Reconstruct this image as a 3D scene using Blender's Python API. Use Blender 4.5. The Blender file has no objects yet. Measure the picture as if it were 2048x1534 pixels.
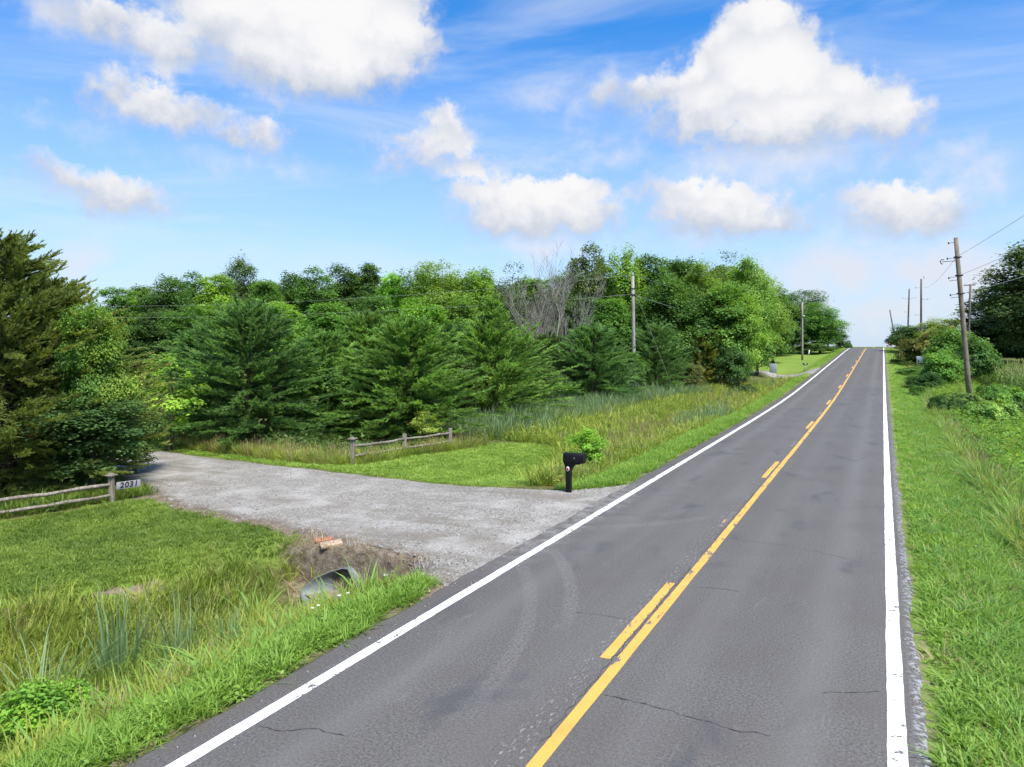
import bpy, math, random
import numpy as np
from mathutils import Vector, Matrix

S = bpy.context.scene
COL = S.collection
rng = np.random.default_rng(7)
random.seed(7)
rad = math.radians

# ------------------------------------------------------------------ camera, sky, sun, exposure
cam_d = bpy.data.cameras.new('camera')
cam = bpy.data.objects.new('camera', cam_d)
COL.objects.link(cam)
cam.location = (0, 0, 4.0)
cam.rotation_euler = (rad(90 - 3.30), 0, rad(27.48))
cam_d.sensor_width = 36.0
cam_d.lens = 36.0 * 1422.0 / 2048.0
cam_d.clip_start = .1
cam_d.clip_end = 4000
S.camera = cam

SUN_EL, SUN_AZ = 57.0, 118.0          # azimuth clockwise from +Y (the way the road runs)
EXPOSURE = 1.5
sun_d = bpy.data.lights.new('sun', 'SUN')
sun_d.energy = 2.6
sun_d.angle = rad(18.0)
sun_d.color = (1.0, .94, .84)
sun = bpy.data.objects.new('sun', sun_d)
sdir = Vector((math.sin(rad(SUN_AZ)) * math.cos(rad(SUN_EL)), math.cos(rad(SUN_AZ)) * math.cos(rad(SUN_EL)), math.sin(rad(SUN_EL))))
sun.rotation_euler = (-sdir).to_track_quat('-Z', 'Y').to_euler()
sun.location = (20, -20, 60)
COL.objects.link(sun)

S.view_settings.view_transform = 'Standard'
S.view_settings.look = 'None'
S.view_settings.exposure = EXPOSURE
S.view_settings.gamma = 1.0
S.view_settings.use_curve_mapping = False
S.render.engine = 'CYCLES'
S.cycles.max_bounces = 8
S.cycles.diffuse_bounces = 4
S.cycles.glossy_bounces = 2
S.cycles.transmission_bounces = 3
S.cycles.transparent_max_bounces = 4
S.cycles.use_adaptive_sampling = True
S.cycles.adaptive_threshold = .02
S.cycles.use_denoising = True
S.cycles.sample_clamp_indirect = 4.0
S.cycles.caustics_reflective = False
S.cycles.caustics_refractive = False


class NT:
    """tiny helper for writing node trees"""
    def __init__(self, tree):
        self.t = tree

    def n(self, kind, **kw):
        nd = self.t.nodes.new(kind)
        for k, v in kw.items():
            setattr(nd, k, v)
        return nd

    def put(self, sock, v):
        if v is None:
            return
        if isinstance(v, bpy.types.NodeSocket):
            self.t.links.new(v, sock)
        else:
            if sock.type == 'RGBA' and len(v) == 3:
                v = (*v, 1)
            sock.default_value = v

    def m(self, op, a, b=None, c=None, clamp=False):
        nd = self.n('ShaderNodeMath', operation=op)
        nd.use_clamp = clamp
        for i, v in enumerate((a, b, c)):
            self.put(nd.inputs[i], v)
        return nd.outputs[0]

    def v(self, op, a, b=None, c=None):
        nd = self.n('ShaderNodeVectorMath', operation=op)
        for i, q in enumerate((a, b, c)):
            self.put(nd.inputs[i], q)
        return nd.outputs['Value'] if op in ('DISTANCE', 'LENGTH', 'DOT_PRODUCT') else nd.outputs[0]

    def ramp(self, fac, lo, hi, o0=0.0, o1=1.0, smooth=True):
        nd = self.n('ShaderNodeMapRange')
        nd.interpolation_type = 'SMOOTHSTEP' if smooth else 'LINEAR'
        for i, q in enumerate((fac, lo, hi, o0, o1)):
            self.put(nd.inputs[i], q)
        return nd.outputs[0]

    def mix(self, f, a, b, blend='MIX'):
        nd = self.n('ShaderNodeMix', data_type='RGBA', blend_type=blend)
        self.put(nd.inputs[0], f)
        self.put(nd.inputs[6], a)
        self.put(nd.inputs[7], b)
        return nd.outputs[2]

    def noise(self, vec, scale, detail=3.0, rough=.55, dist=0.0, col=False):
        nd = self.n('ShaderNodeTexNoise')
        self.put(nd.inputs['Vector'], vec)
        nd.inputs['Scale'].default_value = scale
        nd.inputs['Detail'].default_value = detail
        nd.inputs['Roughness'].default_value = rough
        nd.inputs['Distortion'].default_value = dist
        return nd.outputs['Color' if col else 'Fac']

    def vor(self, vec, scale, feature='F1', out='Distance', rnd=1.0):
        nd = self.n('ShaderNodeTexVoronoi', feature=feature)
        self.put(nd.inputs['Vector'], vec)
        nd.inputs['Scale'].default_value = scale
        nd.inputs['Randomness'].default_value = rnd
        return nd.outputs[out]

    def pos(self):
        return self.n('ShaderNodeNewGeometry').outputs['Position']

    def attr(self, name):
        return self.n('ShaderNodeAttribute', attribute_name=name).outputs['Fac']

    def xyz(self, v):
        nd = self.n('ShaderNodeSeparateXYZ')
        self.put(nd.inputs[0], v)
        return nd.outputs

    def comb(self, x, y, z=0.0):
        nd = self.n('ShaderNodeCombineXYZ')
        for i, q in enumerate((x, y, z)):
            self.put(nd.inputs[i], q)
        return nd.outputs[0]


PUFFS = [(-57.2, 20.94, 3.37, 2.2), (-53.56, 20.24, 3.48, 2.2), (-43.66, 23.25, 8.92, 2.2), (-37.37, 21.7, 3.98, 1.5), (-40.33, 25.1, 6.81, 2.2), (-48.27, 21.47, 4.78, 2.2), (-39.28, 19.76, 4.91, 3.2), (-46.58, 19.45, 3.52, 2.2), (-42.25, 20.53, 5.98, 2.2), (-56.29, 16.6, 1.94, 1.5), (-53.99, 16.36, 2.36, 1.5), (-51.43, 15.64, 2.54, 2.2), (-48.93, 14.98, 2.15, 2.2), (-46.67, 15.19, 1.94, 1.5), (-52.4, 16.02, 1.95, 1.5), (-60.65, 11.45, 1.43, 2.2), (-58.68, 10.95, 1.8, 2.2), (-56.48, 10.4, 2.16, 2.2), (-54.64, 10.03, 1.68, 2.2), (-32.06, 15.84, 2.28, 1.5), (-33.76, 14.8, 2.29, 2.2), (-30.42, 13.95, 1.84, 2.2), (-32.78, 13.91, 2.57, 3.2), (-34.93, 14.11, 2.64, 3.2), (-30.22, 13.47, 1.77, 3.2), (-36.28, 15.18, 1.93, 5), (-26.05, 10.87, 4.18, 2.2), (-23.47, 11.14, 2.78, 1.5), (-30.03, 11.46, 2.25, 2.2), (-21.89, 9.91, 2.03, 2.2), (-27.64, 10.03, 3.74, 3.2), (-9.06, 21.28, 3.7, 1.5), (-5.44, 21.14, 1.32, 1), (-12.09, 20.14, 2.79, 1.5), (-14.1, 18.82, 2.57, 1.5), (-8.29, 17.97, 6.41, 2.2), (-3.82, 16.49, 4.34, 2.2), (-0.25, 14.76, 2.43, 1.5), (-5.8, 15.06, 5.86, 3.2), (-16.73, 18.48, 3.14, 2.2), (-19.61, 18.96, 1.6, 1.5), (-12.95, 16.52, 3.93, 2.2), (-9.28, 14.86, 4.35, 3.2), (-14.42, 15.57, 1.54, 1.5), (-13.79, 10.93, 2.84, 2.2), (-10.82, 9.98, 3.0, 2.2), (-16.65, 11.72, 1.68, 3.2), (-11.72, 9.29, 2.68, 3.2), (-8.46, 9.13, 1.78, 3.2), (0.83, 9.46, 2.34, 2.2), (-1.64, 10.15, 1.43, 2.2), (2.9, 8.74, 1.3, 1.5), (2.34, 9.66, 1.09, 1.5), (0.54, 8.81, 2.06, 3.2)]
VEILS = [(-60.32, 20.88, 1.81, 1.5), (-24.1, 19.0, 1.78, 3.2), (-22.13, 18.19, 0.85, 1), (-20.0, 19.66, 1.03, 1), (3.87, 12.53, 1.65, 1.5), (5.61, 11.14, 1.47, 1.5), (6.31, 10.58, 1.02, 1), (-19.37, 14.09, 2.17, 3.2), (-25.27, 14.21, 3.17, 9), (-2.56, 5.59, 4.89, 2.2), (2.48, 5.0, 4.43, 2.2), (-5.54, 3.15, 4.26, 2.2), (0.41, 2.3, 6.18, 3.2), (5.69, 4.17, 2.89, 1.5), (3.03, 6.6, 1.92, 2.2), (-1.95, 7.33, 1.87, 1.5), (-25.25, 7.72, 4.17, 3.2), (-48.69, 2.43, 7.19, 5), (-58.56, 5.62, 1.59, 1.5), (-45.29, 13.15, 4.0, 9), (-61.09, 14.56, 2.45, 5), (-12.82, 8.22, 2.59, 5), (-6.09, 12.87, 3.88, 3.2), (-11.06, 13.24, 3.56, 3.2)]
TREES = [
    (-22.54, 11.41, 7.89, 3.24, 'cedar_near', 0, 'large olive-brown cedar behind the left rail fence, tallest spire at frame edge'),
    (-22.78, 12.98, 6.55, 2.78, 'cedar_near', 0, 'olive cedar just behind the tall spired one, lower and to its right'),
    (-20.34, 12.66, 6.5, 0.84, 'broad_near', 1, 'broadleaf tree with leafy vine top rising above the olive cedars'),
    (-20.29, 13.14, 5.43, 0.86, 'broad_near', 3, 'yellow-green broadleaf tree peeking out beside the olive cedars'),
    (-20.39, 12.52, 3.28, 1.59, 'broad_near', 4, 'dark green leafy tree overhanging the house number sign'),
    (-22.03, 15.06, 2.6, 1.02, 'broad_near', 5, "mid-green leafy shrub tree leaning over the gravel drive's far bend"),
    (-25.36, 18.96, 3.94, 1.56, 'sapling', 2, 'pale loose-leaved sapling at the bend of the gravel drive'),
    (-24.46, 22.26, 6.02, 3.27, 'cedar', 0, 'broad dark cedar, widest of the row, nearest to the drive bend'),
    (-23.85, 25.96, 4.88, 2.51, 'cedar', 1, 'lighter feathery cedar between the widest cedar and the rail fence'),
    (-31.27, 25.49, 5.17, 2.34, 'cedar', 0, 'dark cedar half hidden at the left end of the row'),
    (-19.45, 27.12, 5.46, 3.13, 'cedar', 1, 'bright green cedar standing directly behind the rail fence'),
    (-18.24, 32.83, 6.9, 3.69, 'cedar_spire', 1, 'tall cedar with a thin spire, just right of the rail fence'),
    (-25.69, 31.77, 6.11, 2.81, 'cedar', 1, 'cedar set back between the two cedars behind the fence'),
    (-22.11, 34.76, 5.3, 2.59, 'cedar', 0, "shadowed cedar tucked behind the spired cedar's left side"),
    (-17.35, 45.14, 5.52, 2.97, 'cedar', 2, 'compact blue-green cedar with bare lower trunk beside the utility pole'),
    (-20.89, 45.56, 4.88, 2.46, 'cedar', 0, 'small dark cedar at the foot of the dead tree'),
    (-16.38, 56.93, 5.83, 2.53, 'cedar', 2, 'dark cedar right behind the grey utility pole and guy wire'),
    (-14.01, 63.8, 5.64, 2.13, 'cedar', 3, 'bronze-tinged young cedar below the tall roadside trees'),
    (-14.03, 58.71, 2.23, 1.15, 'shrub', 6, 'olive bush standing in the tall grass left of the sign'),
    (-24.18, 24.66, 3.88, 1.62, 'broad_mid', 1, 'mid-green leafy tree wedged between the widest cedar and the lighter cedar'),
    (-22.11, 26.86, 3.52, 1.48, 'broad_mid', 1, 'leafy small tree in the gap left of the fence-side cedar'),
    (-19.3, 30.58, 3.62, 1.52, 'broad_mid', 4, 'dark leafy small tree right of the fence-side cedar'),
    (-18.5, 38.9, 3.09, 1.57, 'broad_mid', 4, 'small leafy tree between the spired cedar and the compact cedar'),
    (-28.09, 22.62, 2.61, 1.02, 'broad_mid', 1, 'leafy bush tree at the left foot of the widest cedar'),
    (-16.69, 49.99, 3.82, 1.46, 'broad_mid', 1, 'leafy small tree at the foot of the grey utility pole'),
    (-15.78, 60.63, 3.79, 1.72, 'broad_mid', 0, 'leafy small tree between guy wire and bronze-tinged cedar'),
    (-74.19, 49.42, 11.06, 2.88, 'wood', 1, 'leafy wood tree next right of the olive cedars on the skyline'),
    (-77.54, 54.45, 12.08, 2.95, 'wood', 0, 'feathery wood tree above the gap where the field shows'),
    (-71.1, 53.29, 12.14, 3.1, 'wood', 0, 'dark leafy wood tree, pointed top, above the pale sapling'),
    (-73.64, 58.73, 12.03, 3.02, 'wood', 1, 'mid-green wood tree just left of the round-topped skyline tree'),
    (-78.41, 69.79, 15.21, 3.61, 'round', 4, 'round-topped tree standing highest on the left skyline'),
    (-69.62, 58.57, 12.08, 3.1, 'wood', 2, 'bright wood tree in front of the round-topped skyline tree'),
    (-64.43, 61.27, 11.61, 3.1, 'wood', 1, 'wood tree right of the round-topped skyline tree'),
    (-66.23, 67.1, 12.4, 3.16, 'wood', 0, "wood tree above the widest cedar's crown"),
    (-60.76, 65.43, 12.57, 3.33, 'wood', 1, 'broad leafy wood tree above the lighter feathery cedar'),
    (-60.56, 70.05, 13.48, 3.16, 'wood', 0, 'wood tree midway between round-topped tree and yellow-green tree'),
    (-58.8, 73.22, 14.27, 3.24, 'wood', 0, 'dark spiky-topped wood tree left of the shooting-top tree'),
    (-53.78, 71.32, 12.96, 2.79, 'wood', 2, 'bright wood tree just left of the upright-shoot tree'),
    (-50.36, 70.85, 14.08, 2.73, 'spiky', 1, 'wood tree whose upright shoots poke above the skyline'),
    (-44.99, 69.12, 12.64, 4.04, 'round', 3, 'yellow-green rounded tree in the middle of the wood'),
    (-40.4, 69.25, 12.03, 3.24, 'wood', 3, 'yellowish wood tree left of the spired cedar'),
    (-35.3, 67.39, 13.23, 2.14, 'airy', 4, 'thin-crowned tree left of the bare dead tree'),
    (-35.94, 73.83, 11.89, 3.17, 'wood', 1, "leafy wood tree seen through the dead tree's left limbs"),
    (-31.92, 73.67, 11.47, 3.1, 'wood', 0, "leafy wood tree seen through the dead tree's right limbs"),
    (-25.01, 63.72, 12.83, 2.62, 'wood', 4, 'tall tree with brownish twigs right of the dead tree'),
    (-21.39, 63.35, 13.04, 2.33, 'spiky', 2, 'bright lofty tree top directly above the grey utility pole'),
    (-19.71, 66.48, 12.45, 2.75, 'wood', 0, "tall green tree right of the utility pole's top"),
    (-17.89, 69.68, 12.6, 2.82, 'wood', 0, "tall green tree under the upper wire's sag"),
    (-15.01, 66.67, 11.27, 2.68, 'round', 3, 'yellow-tinged tree below the airy tall one'),
    (-14.49, 73.71, 14.06, 2.13, 'airy', 4, 'airy tall tree, highest on the skyline near the road'),
    (-11.56, 70.72, 11.88, 2.88, 'round', 1, 'rounded tree right of the airy tall tree'),
    (-12.14, 81.7, 11.67, 2.88, 'round', 3, 'yellow-green rounded tree at the roadside end of the wood'),
    (-63.74, 43.57, 6.15, 2.62, 'wood', 0, "dark tree at the field's far edge, left part"),
    (-63.17, 46.13, 7.69, 2.82, 'wood', 4, "dark leafy tree at the field's far edge, right part"),
    (-57.09, 44.77, 7.94, 2.79, 'wood', 1, 'leafy tree behind the left end of the cedar row'),
    (-50.65, 43.61, 8.14, 2.73, 'wood', 1, "inner wood tree above the widest cedar's left shoulder"),
    (-48.09, 47.2, 8.49, 2.81, 'wood', 2, 'inner wood tree between the skyline and the widest cedar'),
    (-42.72, 47.74, 8.57, 2.73, 'wood', 1, 'inner wood tree above the lighter feathery cedar'),
    (-40.71, 51.04, 8.94, 2.7, 'wood', 0, 'inner wood tree behind the set-back cedar'),
    (-34.61, 49.7, 8.42, 2.64, 'wood', 2, 'inner wood tree above the fence-side bright cedar'),
    (-32.47, 53.07, 8.57, 2.51, 'wood', 1, 'inner wood tree left of the cedar spire'),
    (-24.69, 61.63, 8.4, 2.55, 'wood', 0, 'inner wood tree between dead tree and compact cedar'),
    (-20.2, 57.2, 8.84, 2.54, 'wood', 1, 'inner wood tree left of the utility pole'),
    (-16.81, 61.22, 9.44, 3.05, 'wood', 0, "inner wood tree right of the utility pole's middle"),
    (-14.95, 64.44, 8.72, 2.81, 'wood', 0, 'inner wood tree above the bronze-tinged cedar'),
    (-12.56, 65.68, 9.17, 2.92, 'wood', 1, 'inner wood tree below the airy tall tree'),
    (-11.44, 66.27, 8.0, 2.36, 'round', 2, 'bright leafy roadside tree with low limbs above the grey sign back'),
    (-11.78, 79.63, 6.4, 2.14, 'wood', 1, 'leafy tree low at the roadside behind the grey sign back'),
    (-11.7, 63.87, 3.78, 1.66, 'shrub', 0, 'dark leafy bush under the bright roadside tree'),
    (-13.36, 103.63, 12.19, 3.1, 'wood', 1, 'green tree bridging the roadside wood and the far lawn trees'),
    (-15.2, 132.01, 13.32, 4.14, 'wood', 0, "dark tree behind the slim pale pole's left side"),
    (-13.5, 150.96, 14.91, 4.92, 'round', 0, 'dark rounded tree crown above the slim pale pole'),
    (-14.79, 141.26, 10.95, 4.17, 'wood', 2, 'bright tree drooping beside the slim pale pole'),
    (-9.95, 139.26, 11.64, 4.05, 'round', 1, 'rounded tree right of the slim pale pole'),
    (-14.91, 125.4, 3.59, 2.16, 'shrub', 0, 'dark low bush beneath the far trees left of the slim pale pole'),
    (-11.8, 133.78, 3.91, 2.62, 'shrub', 4, 'dark low bush beneath the far trees right of the slim pale pole'),
    (-9.4, 137.29, 3.73, 2.13, 'shrub', 0, 'dark low bush where the far lawn meets the last trees'),
    (-9.48, 153.05, 10.59, 2.71, 'wood', 0, "last big tree before the road's crest on the left"),
    (-9.07, 189.37, 7.02, 2.11, 'wood', 4, "small tree at the road's crest on the left"),
    (-7.91, 204.64, 4.39, 1.17, 'shrub', 0, 'tiny bush at the crest left of the road edge'),
    (18.56, 122.5, 19.66, 6.32, 'wood', 4, 'tall dark tree cut by the right frame edge'),
    (15.4, 134.4, 14.46, 5.71, 'wood', 4, 'dusky grey-green tree behind the corn left of the tall one'),
    (20.2, 148.18, 12.14, 6.44, 'wood', 4, 'dark tree filling the gap behind the corn'),
    (12.96, 133.12, 7.15, 3.94, 'wood', 4, 'dark low tree behind the leaning roadside pole'),
    (6.91, 107.41, 7.68, 3.4, 'round', 3, 'yellowish young tree topping the right hedge beside the leaning pole'),
    (5.7, 136.12, 7.31, 4.15, 'wood', 0, 'dark bush at the foot of the distant double-arm pole'),
    (3.7, 142.98, 6.63, 3.34, 'shrub', 0, 'dark rounded bush at the far end of the right hedge'),
    (3.48, 101.11, 4.19, 2.1, 'shrub', 6, 'olive bush left of the white sign in the hedge'),
    (5.76, 100.04, 5.81, 2.78, 'shrub', 6, 'olive bush above the white sign in the hedge'),
    (6.62, 86.95, 5.19, 3.02, 'shrub', 1, 'tall leafy bush just left of the leaning pole'),
    (4.69, 73.53, 3.07, 1.86, 'shrub', 1, 'green bush right below the white sign'),
    (7.88, 83.09, 4.25, 2.26, 'shrub', 0, 'dark green bush just right of the leaning pole'),
    (3.11, 65.94, 1.48, 1.36, 'shrub', 0, "dark green low bush at the verge's edge left of the pole"),
    (1.75, 104.72, 1.92, 1.04, 'shrub', 0, "small dark bush on the verge's edge far up the road"),
    (3.04, 170.84, 3.47, 1.05, 'shrub', 6, 'tiny bush near the crest on the right'),
    (4.6, 54.3, 0.77, 1.68, 'bramble', 7, "low leafy bramble in front of the leaning pole's foot"),
    (7.5, 58.07, 0.73, 1.89, 'bramble', 1, "low leafy bramble by the corn's near corner"),
    (3.37, 49.14, 0.76, 1.06, 'bramble', 0, 'dark bramble clump at the verge edge in front of the pole'),
    (5.23, 45.6, 0.8, 1.66, 'bramble', 7, 'wide light-green bramble mound near the right frame edge'),
    (2.38, 59.92, 0.82, 0.59, 'shrub', 1, 'little shrub on the right verge below the dark low bush'),
    (3.54, 42.46, 0.16, 1.22, 'bramble', 1, 'leafy bramble mound by the right verge, nearer than the leaning pole'),
    (5.33, 37.75, 0.19, 1.44, 'bramble', 7, 'nearest light-green bramble mound cut by the right frame edge'),
    (3.87, 35.3, 0.11, 0.91, 'bramble', 1, 'small leafy mound beside the tan grass of the right verge'),
    (7.0, 48.78, 0.55, 1.52, 'bramble', 4, 'bramble mound at the right frame edge below the corn'),
    (4.87, 48.8, 0.52, 1.33, 'bramble', 4, 'bramble mound between the pole foot and the wide light-green mound'),
    (15.19, 129.77, 3.77, 3.04, 'shrub', 0, 'dark hedge bush behind the corn, left one'),
    (18.35, 129.16, 4.22, 3.43, 'shrub', 0, 'dark hedge bush behind the corn, right one'),
    (4.22, 30.4, 0.05, 0.88, 'bramble', 7, 'leafy weed mound at the right frame edge, nearest the camera'),
    (7.64, 62.65, 0.9, 1.61, 'bramble', 1, 'dense bramble clump in front of the corn left corner'),
    (4.75, 76.95, 1.68, 1.86, 'shrub', 1, 'green bush between the white sign and the leaning pole'),
    (2.72, 82.66, 1.47, 1.32, 'shrub', 1, 'small green bush where hedge and right verge meet'),
    (-8.81, 22.5, 1.09, 0.71, 'sumac', 8, 'bright lime shrub right behind the black mailbox'),
    (-10.01, 62.49, 0.5, 0.76, 'shrub', 4, 'dark rounded bush in the grass near the road before the sign'),
    (-16.79, 24.55, 1.31, 0.71, 'sapling', 9, 'thin yellowish sapling behind the middle of the rail fence'),
    (-8.58, 4.56, 0.03, 0.53, 'shrub_near', 2, 'bright leafy bush at the bottom left corner by the road'),
    (-8.78, 5.14, -0.15, 0.31, 'shrub_near', 2, 'leafy bush sprig reaching right beside the corner bush'),
]


def make_world():
    w = bpy.data.worlds.new('World')
    S.world = w
    w.use_nodes = True
    t = w.node_tree
    t.nodes.clear()
    N = NT(t)
    d = N.n('ShaderNodeTexCoord').outputs['Generated']
    sky = N.n('ShaderNodeTexSky', sky_type='NISHITA')
    sky.sun_disc = False
    sky.sun_elevation = rad(SUN_EL)
    sky.sun_rotation = rad(SUN_AZ)
    sky.air_density = 1.0
    sky.dust_density = .6
    sky.ozone_density = 2.2
    x, y, z = N.xyz(d)
    az = N.m('MULTIPLY', N.m('ARCTAN2', x, y), 57.29578)
    el = N.m('MULTIPLY', N.m('ARCSINE', z), 57.29578)
    p0 = N.comb(az, el, 0)
    # billowy displacement of the coordinate, two scales
    w1 = N.noise(d, 7.0, 2.0, .5, col=True)
    w2 = N.noise(d, 26.0, 4.0, .6, col=True)
    a = N.v('MULTIPLY', N.v('SUBTRACT', w1, (.5, .5, .5)), (4.2, 3.0, 0))
    b = N.v('MULTIPLY', N.v('SUBTRACT', w2, (.5, .5, .5)), (3.6, 3.0, 0))
    p = N.v('ADD', N.v('ADD', p0, a), b)

    def field(pt, puffs):
        cls = {}
        acc = None
        for ca, ce, r, k in puffs:
            if k not in cls:
                cls[k] = N.v('MULTIPLY', pt, (1.0, float(k), 0))
            q = N.v('DISTANCE', cls[k], (ca, ce * k, 0))
            q = N.m('MULTIPLY_ADD', q, -1.0 / k, r / k)
            if acc is None:
                acc = q
            else:
                acc = N.m('SMOOTH_MAX', acc, q, .5)
        return acc

    f0 = field(p, PUFFS)
    below = N.v('ADD', p, (-.3, -1.5, 0))
    f1 = field(below, PUFFS)
    fine = N.noise(d, 48.0, 6.0, .66)
    fz = N.m('MULTIPLY_ADD', N.m('SUBTRACT', fine, .5), 2.3, N.m('ADD', f0, N.ramp(el, 14.0, 8.0, .30, .95)))
    # translucent veils, softer
    vz = N.m('MULTIPLY_ADD', N.m('SUBTRACT', N.noise(d, 15.0, 5.0, .6), .5), 4.0, field(p, VEILS))
    veil = N.m('MULTIPLY', N.ramp(vz, -.8, 2.0), .88)
    # more of the same cumulus where no cloud has been placed (overhead, sides, behind)
    hi = N.m('MAXIMUM', N.m('MULTIPLY_ADD', z, 4.0, .6), .6)
    dpl = N.v('DIVIDE', N.comb(x, y, z), N.comb(hi, hi, hi))
    gen = N.ramp(N.noise(dpl, 9.0, 6.0, .55), .52, .66)
    daz = N.m('ABSOLUTE', N.m('ADD', az, 27.5))
    away = N.m('MAXIMUM', N.ramp(daz, 42.0, 52.0), N.ramp(el, 30.0, 38.0))
    gen = N.m('MULTIPLY', N.m('MULTIPLY', gen, away), N.ramp(el, 1.0, 6.0))
    # thin high cirrus streaks
    cir = N.noise(N.v('MULTIPLY', p0, (.035, .16, 1)), 1.0, 5.0, .6, .6)
    cir = N.m('MULTIPLY', N.ramp(cir, .42, .76), .50)
    # grey bases, bright sunlit tops
    lit = N.ramp(N.m('MULTIPLY_ADD', N.m('SUBTRACT', w2, .5), 2.2, N.m('ADD', f1, N.ramp(el, 20.0, 9.0, .0, .9))), -1.3, 2.3)
    dens = N.ramp(fz, -.35, N.m('MULTIPLY_ADD', lit, -1.75, 2.1))
    dens = N.m('MAXIMUM', dens, gen)
    lit = N.m('MAXIMUM', lit, N.m('MULTIPLY', gen, .7))
    K = 7.1
    grey = tuple(K * c for c in (.52, .585, .715))
    white = tuple(K * c for c in (.96, .95, .96))
    ccol = N.mix(lit, grey, white)
    # whitening toward the horizon: humid air far away
    hs = N.n('ShaderNodeHueSaturation')
    hs.inputs['Saturation'].default_value = 1.22
    hs.inputs['Value'].default_value = .90
    N.put(hs.inputs['Color'], sky.outputs[0])
    hor = N.ramp(el, -2.0, 23.0, .92, .0, smooth=False)
    base = N.mix(1.0, hs.outputs[0], (.60, 1.36, 1.84), 'MULTIPLY')
    base = N.mix(hor, base, tuple(K * c for c in (.70, .785, .955)))
    base = N.mix(cir, base, tuple(K * c for c in (.80, .87, .98)))
    base = N.mix(veil, base, tuple(K * c for c in (.78, .81, .90)))
    out = N.mix(dens, base, ccol)
    bg = N.n('ShaderNodeBackground')
    N.put(bg.inputs['Color'], out)
    bg.inputs['Strength'].default_value = .05
    o = N.n('ShaderNodeOutputWorld')
    t.links.new(bg.outputs[0], o.inputs[0])
    w.cycles.sampling_method = 'MANUAL'
    w.cycles.sample_map_resolution = 512


make_world()

def sstep(a, b, v):
    t = np.clip((np.asarray(v, float) - a) / (b - a), 0, 1)
    return t * t * (3 - 2 * t)

_ky = np.array([-400, 0, 36, 45, 55, 73, 93.5, 116, 138, 150, 158, 166, 178, 200, 240, 300, 900])
_kz = np.array([0, 0, 0, .03, .14, .59, 1.18, 1.78, 2.40, 2.70, 2.86, 2.86, 2.62, 1.9, .5, -.6, -.6])
_yy = np.arange(-400, 900, 1.0)
_zz = np.interp(_yy, _ky, _kz)
_kr = np.exp(-0.5 * (np.arange(-12, 13) / 4.0) ** 2)
_zz = np.convolve(np.pad(_zz, 12, mode='edge'), _kr / _kr.sum(), mode='valid')

def road_z(y):
    return np.interp(y, _yy, _zz)

def wob(x, y, s, k=0.0):
    """cheap smooth pseudo noise, about -1..1"""
    x = np.asarray(x, float) * s
    y = np.asarray(y, float) * s
    return (np.sin(x * 1.3 + 1.7 * np.sin(y * .9 + k) + k) * .5 + np.sin(y * 1.7 + 1.3 * np.sin(x * 1.1 + 2.1 * k) + 1.9) * .35
            + np.sin((x + y) * 3.1 + k * 3) * .15)

def ground_z(x, y):
    x = np.asarray(x, float)
    y = np.asarray(y, float)
    rz = road_z(y)
    # left of the road: verge, ditch, land
    dx = -6.35 - x
    dd = .85 * (1 - sstep(10.70, 11.0, y)) + .30 * sstep(17.8, 22, y) + .25 * sstep(30, 45, y) - .35 * sstep(85, 95, y)
    ditch = -dd * sstep(.4, 2.3, dx) * (1 - sstep(3.6, 6.0, dx))
    land = -.22 * sstep(.5, 6, dx) - .12 * sstep(6, 14, dx) + .9 * sstep(26, 75, dx)
    bump = .05 * wob(x, y, .55) * sstep(1, 4, dx) + .5 * wob(x, y, .05, 1.0) * sstep(30, 80, dx)
    drive = sstep(10.6, 12.5, y) * (1 - sstep(17.5, 19, y)) * (1 - sstep(10, 25, dx))
    zl = rz + ditch + land + bump * (1 - drive * .8) - .045
    # right of the road
    ex = x - .5
    rfade = 1 - .85 * sstep(3.0, 9.0, ex) * (1 - sstep(95, 130, y))
    zr = rz * rfade - .045 - .50 * sstep(.3, 4.5, ex) - .62 * sstep(5.5, 11, ex) + .05 * wob(x, y, .6, 2.0) * sstep(1.5, 4, ex)
    mid = rz - .045
    return np.where(dx > -.5, zl, np.where(ex > -.5, zr, mid))


# ------------------------------------------------------------------ mesh helpers
def mesh_np(name, verts, faces_flat, counts, mats=(), attrs=None, smooth=False, matidx=None):
    """fast mesh from numpy arrays: flat loop indices plus vertex count per face"""
    verts = np.asarray(verts, np.float32)
    faces_flat = np.asarray(faces_flat, np.int32)
    counts = np.asarray(counts, np.int32)
    me = bpy.data.meshes.new(name)
    me.vertices.add(len(verts))
    me.vertices.foreach_set('co', verts.ravel())
    me.loops.add(len(faces_flat))
    me.loops.foreach_set('vertex_index', faces_flat)
    me.polygons.add(len(counts))
    st = np.zeros(len(counts), np.int32)
    st[1:] = np.cumsum(counts)[:-1]
    me.polygons.foreach_set('loop_start', st)
    if smooth:
        me.polygons.foreach_set('use_smooth', np.ones(len(counts), bool))
    for m in mats:
        me.materials.append(m)
    if matidx is not None:
        me.polygons.foreach_set('material_index', np.asarray(matidx, np.int32))
    for k, v in (attrs or {}).items():
        a = me.attributes.new(k, 'FLOAT', 'POINT')
        a.data.foreach_set('value', np.asarray(v, np.float32))
    me.update(calc_edges=True)
    return me


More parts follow.
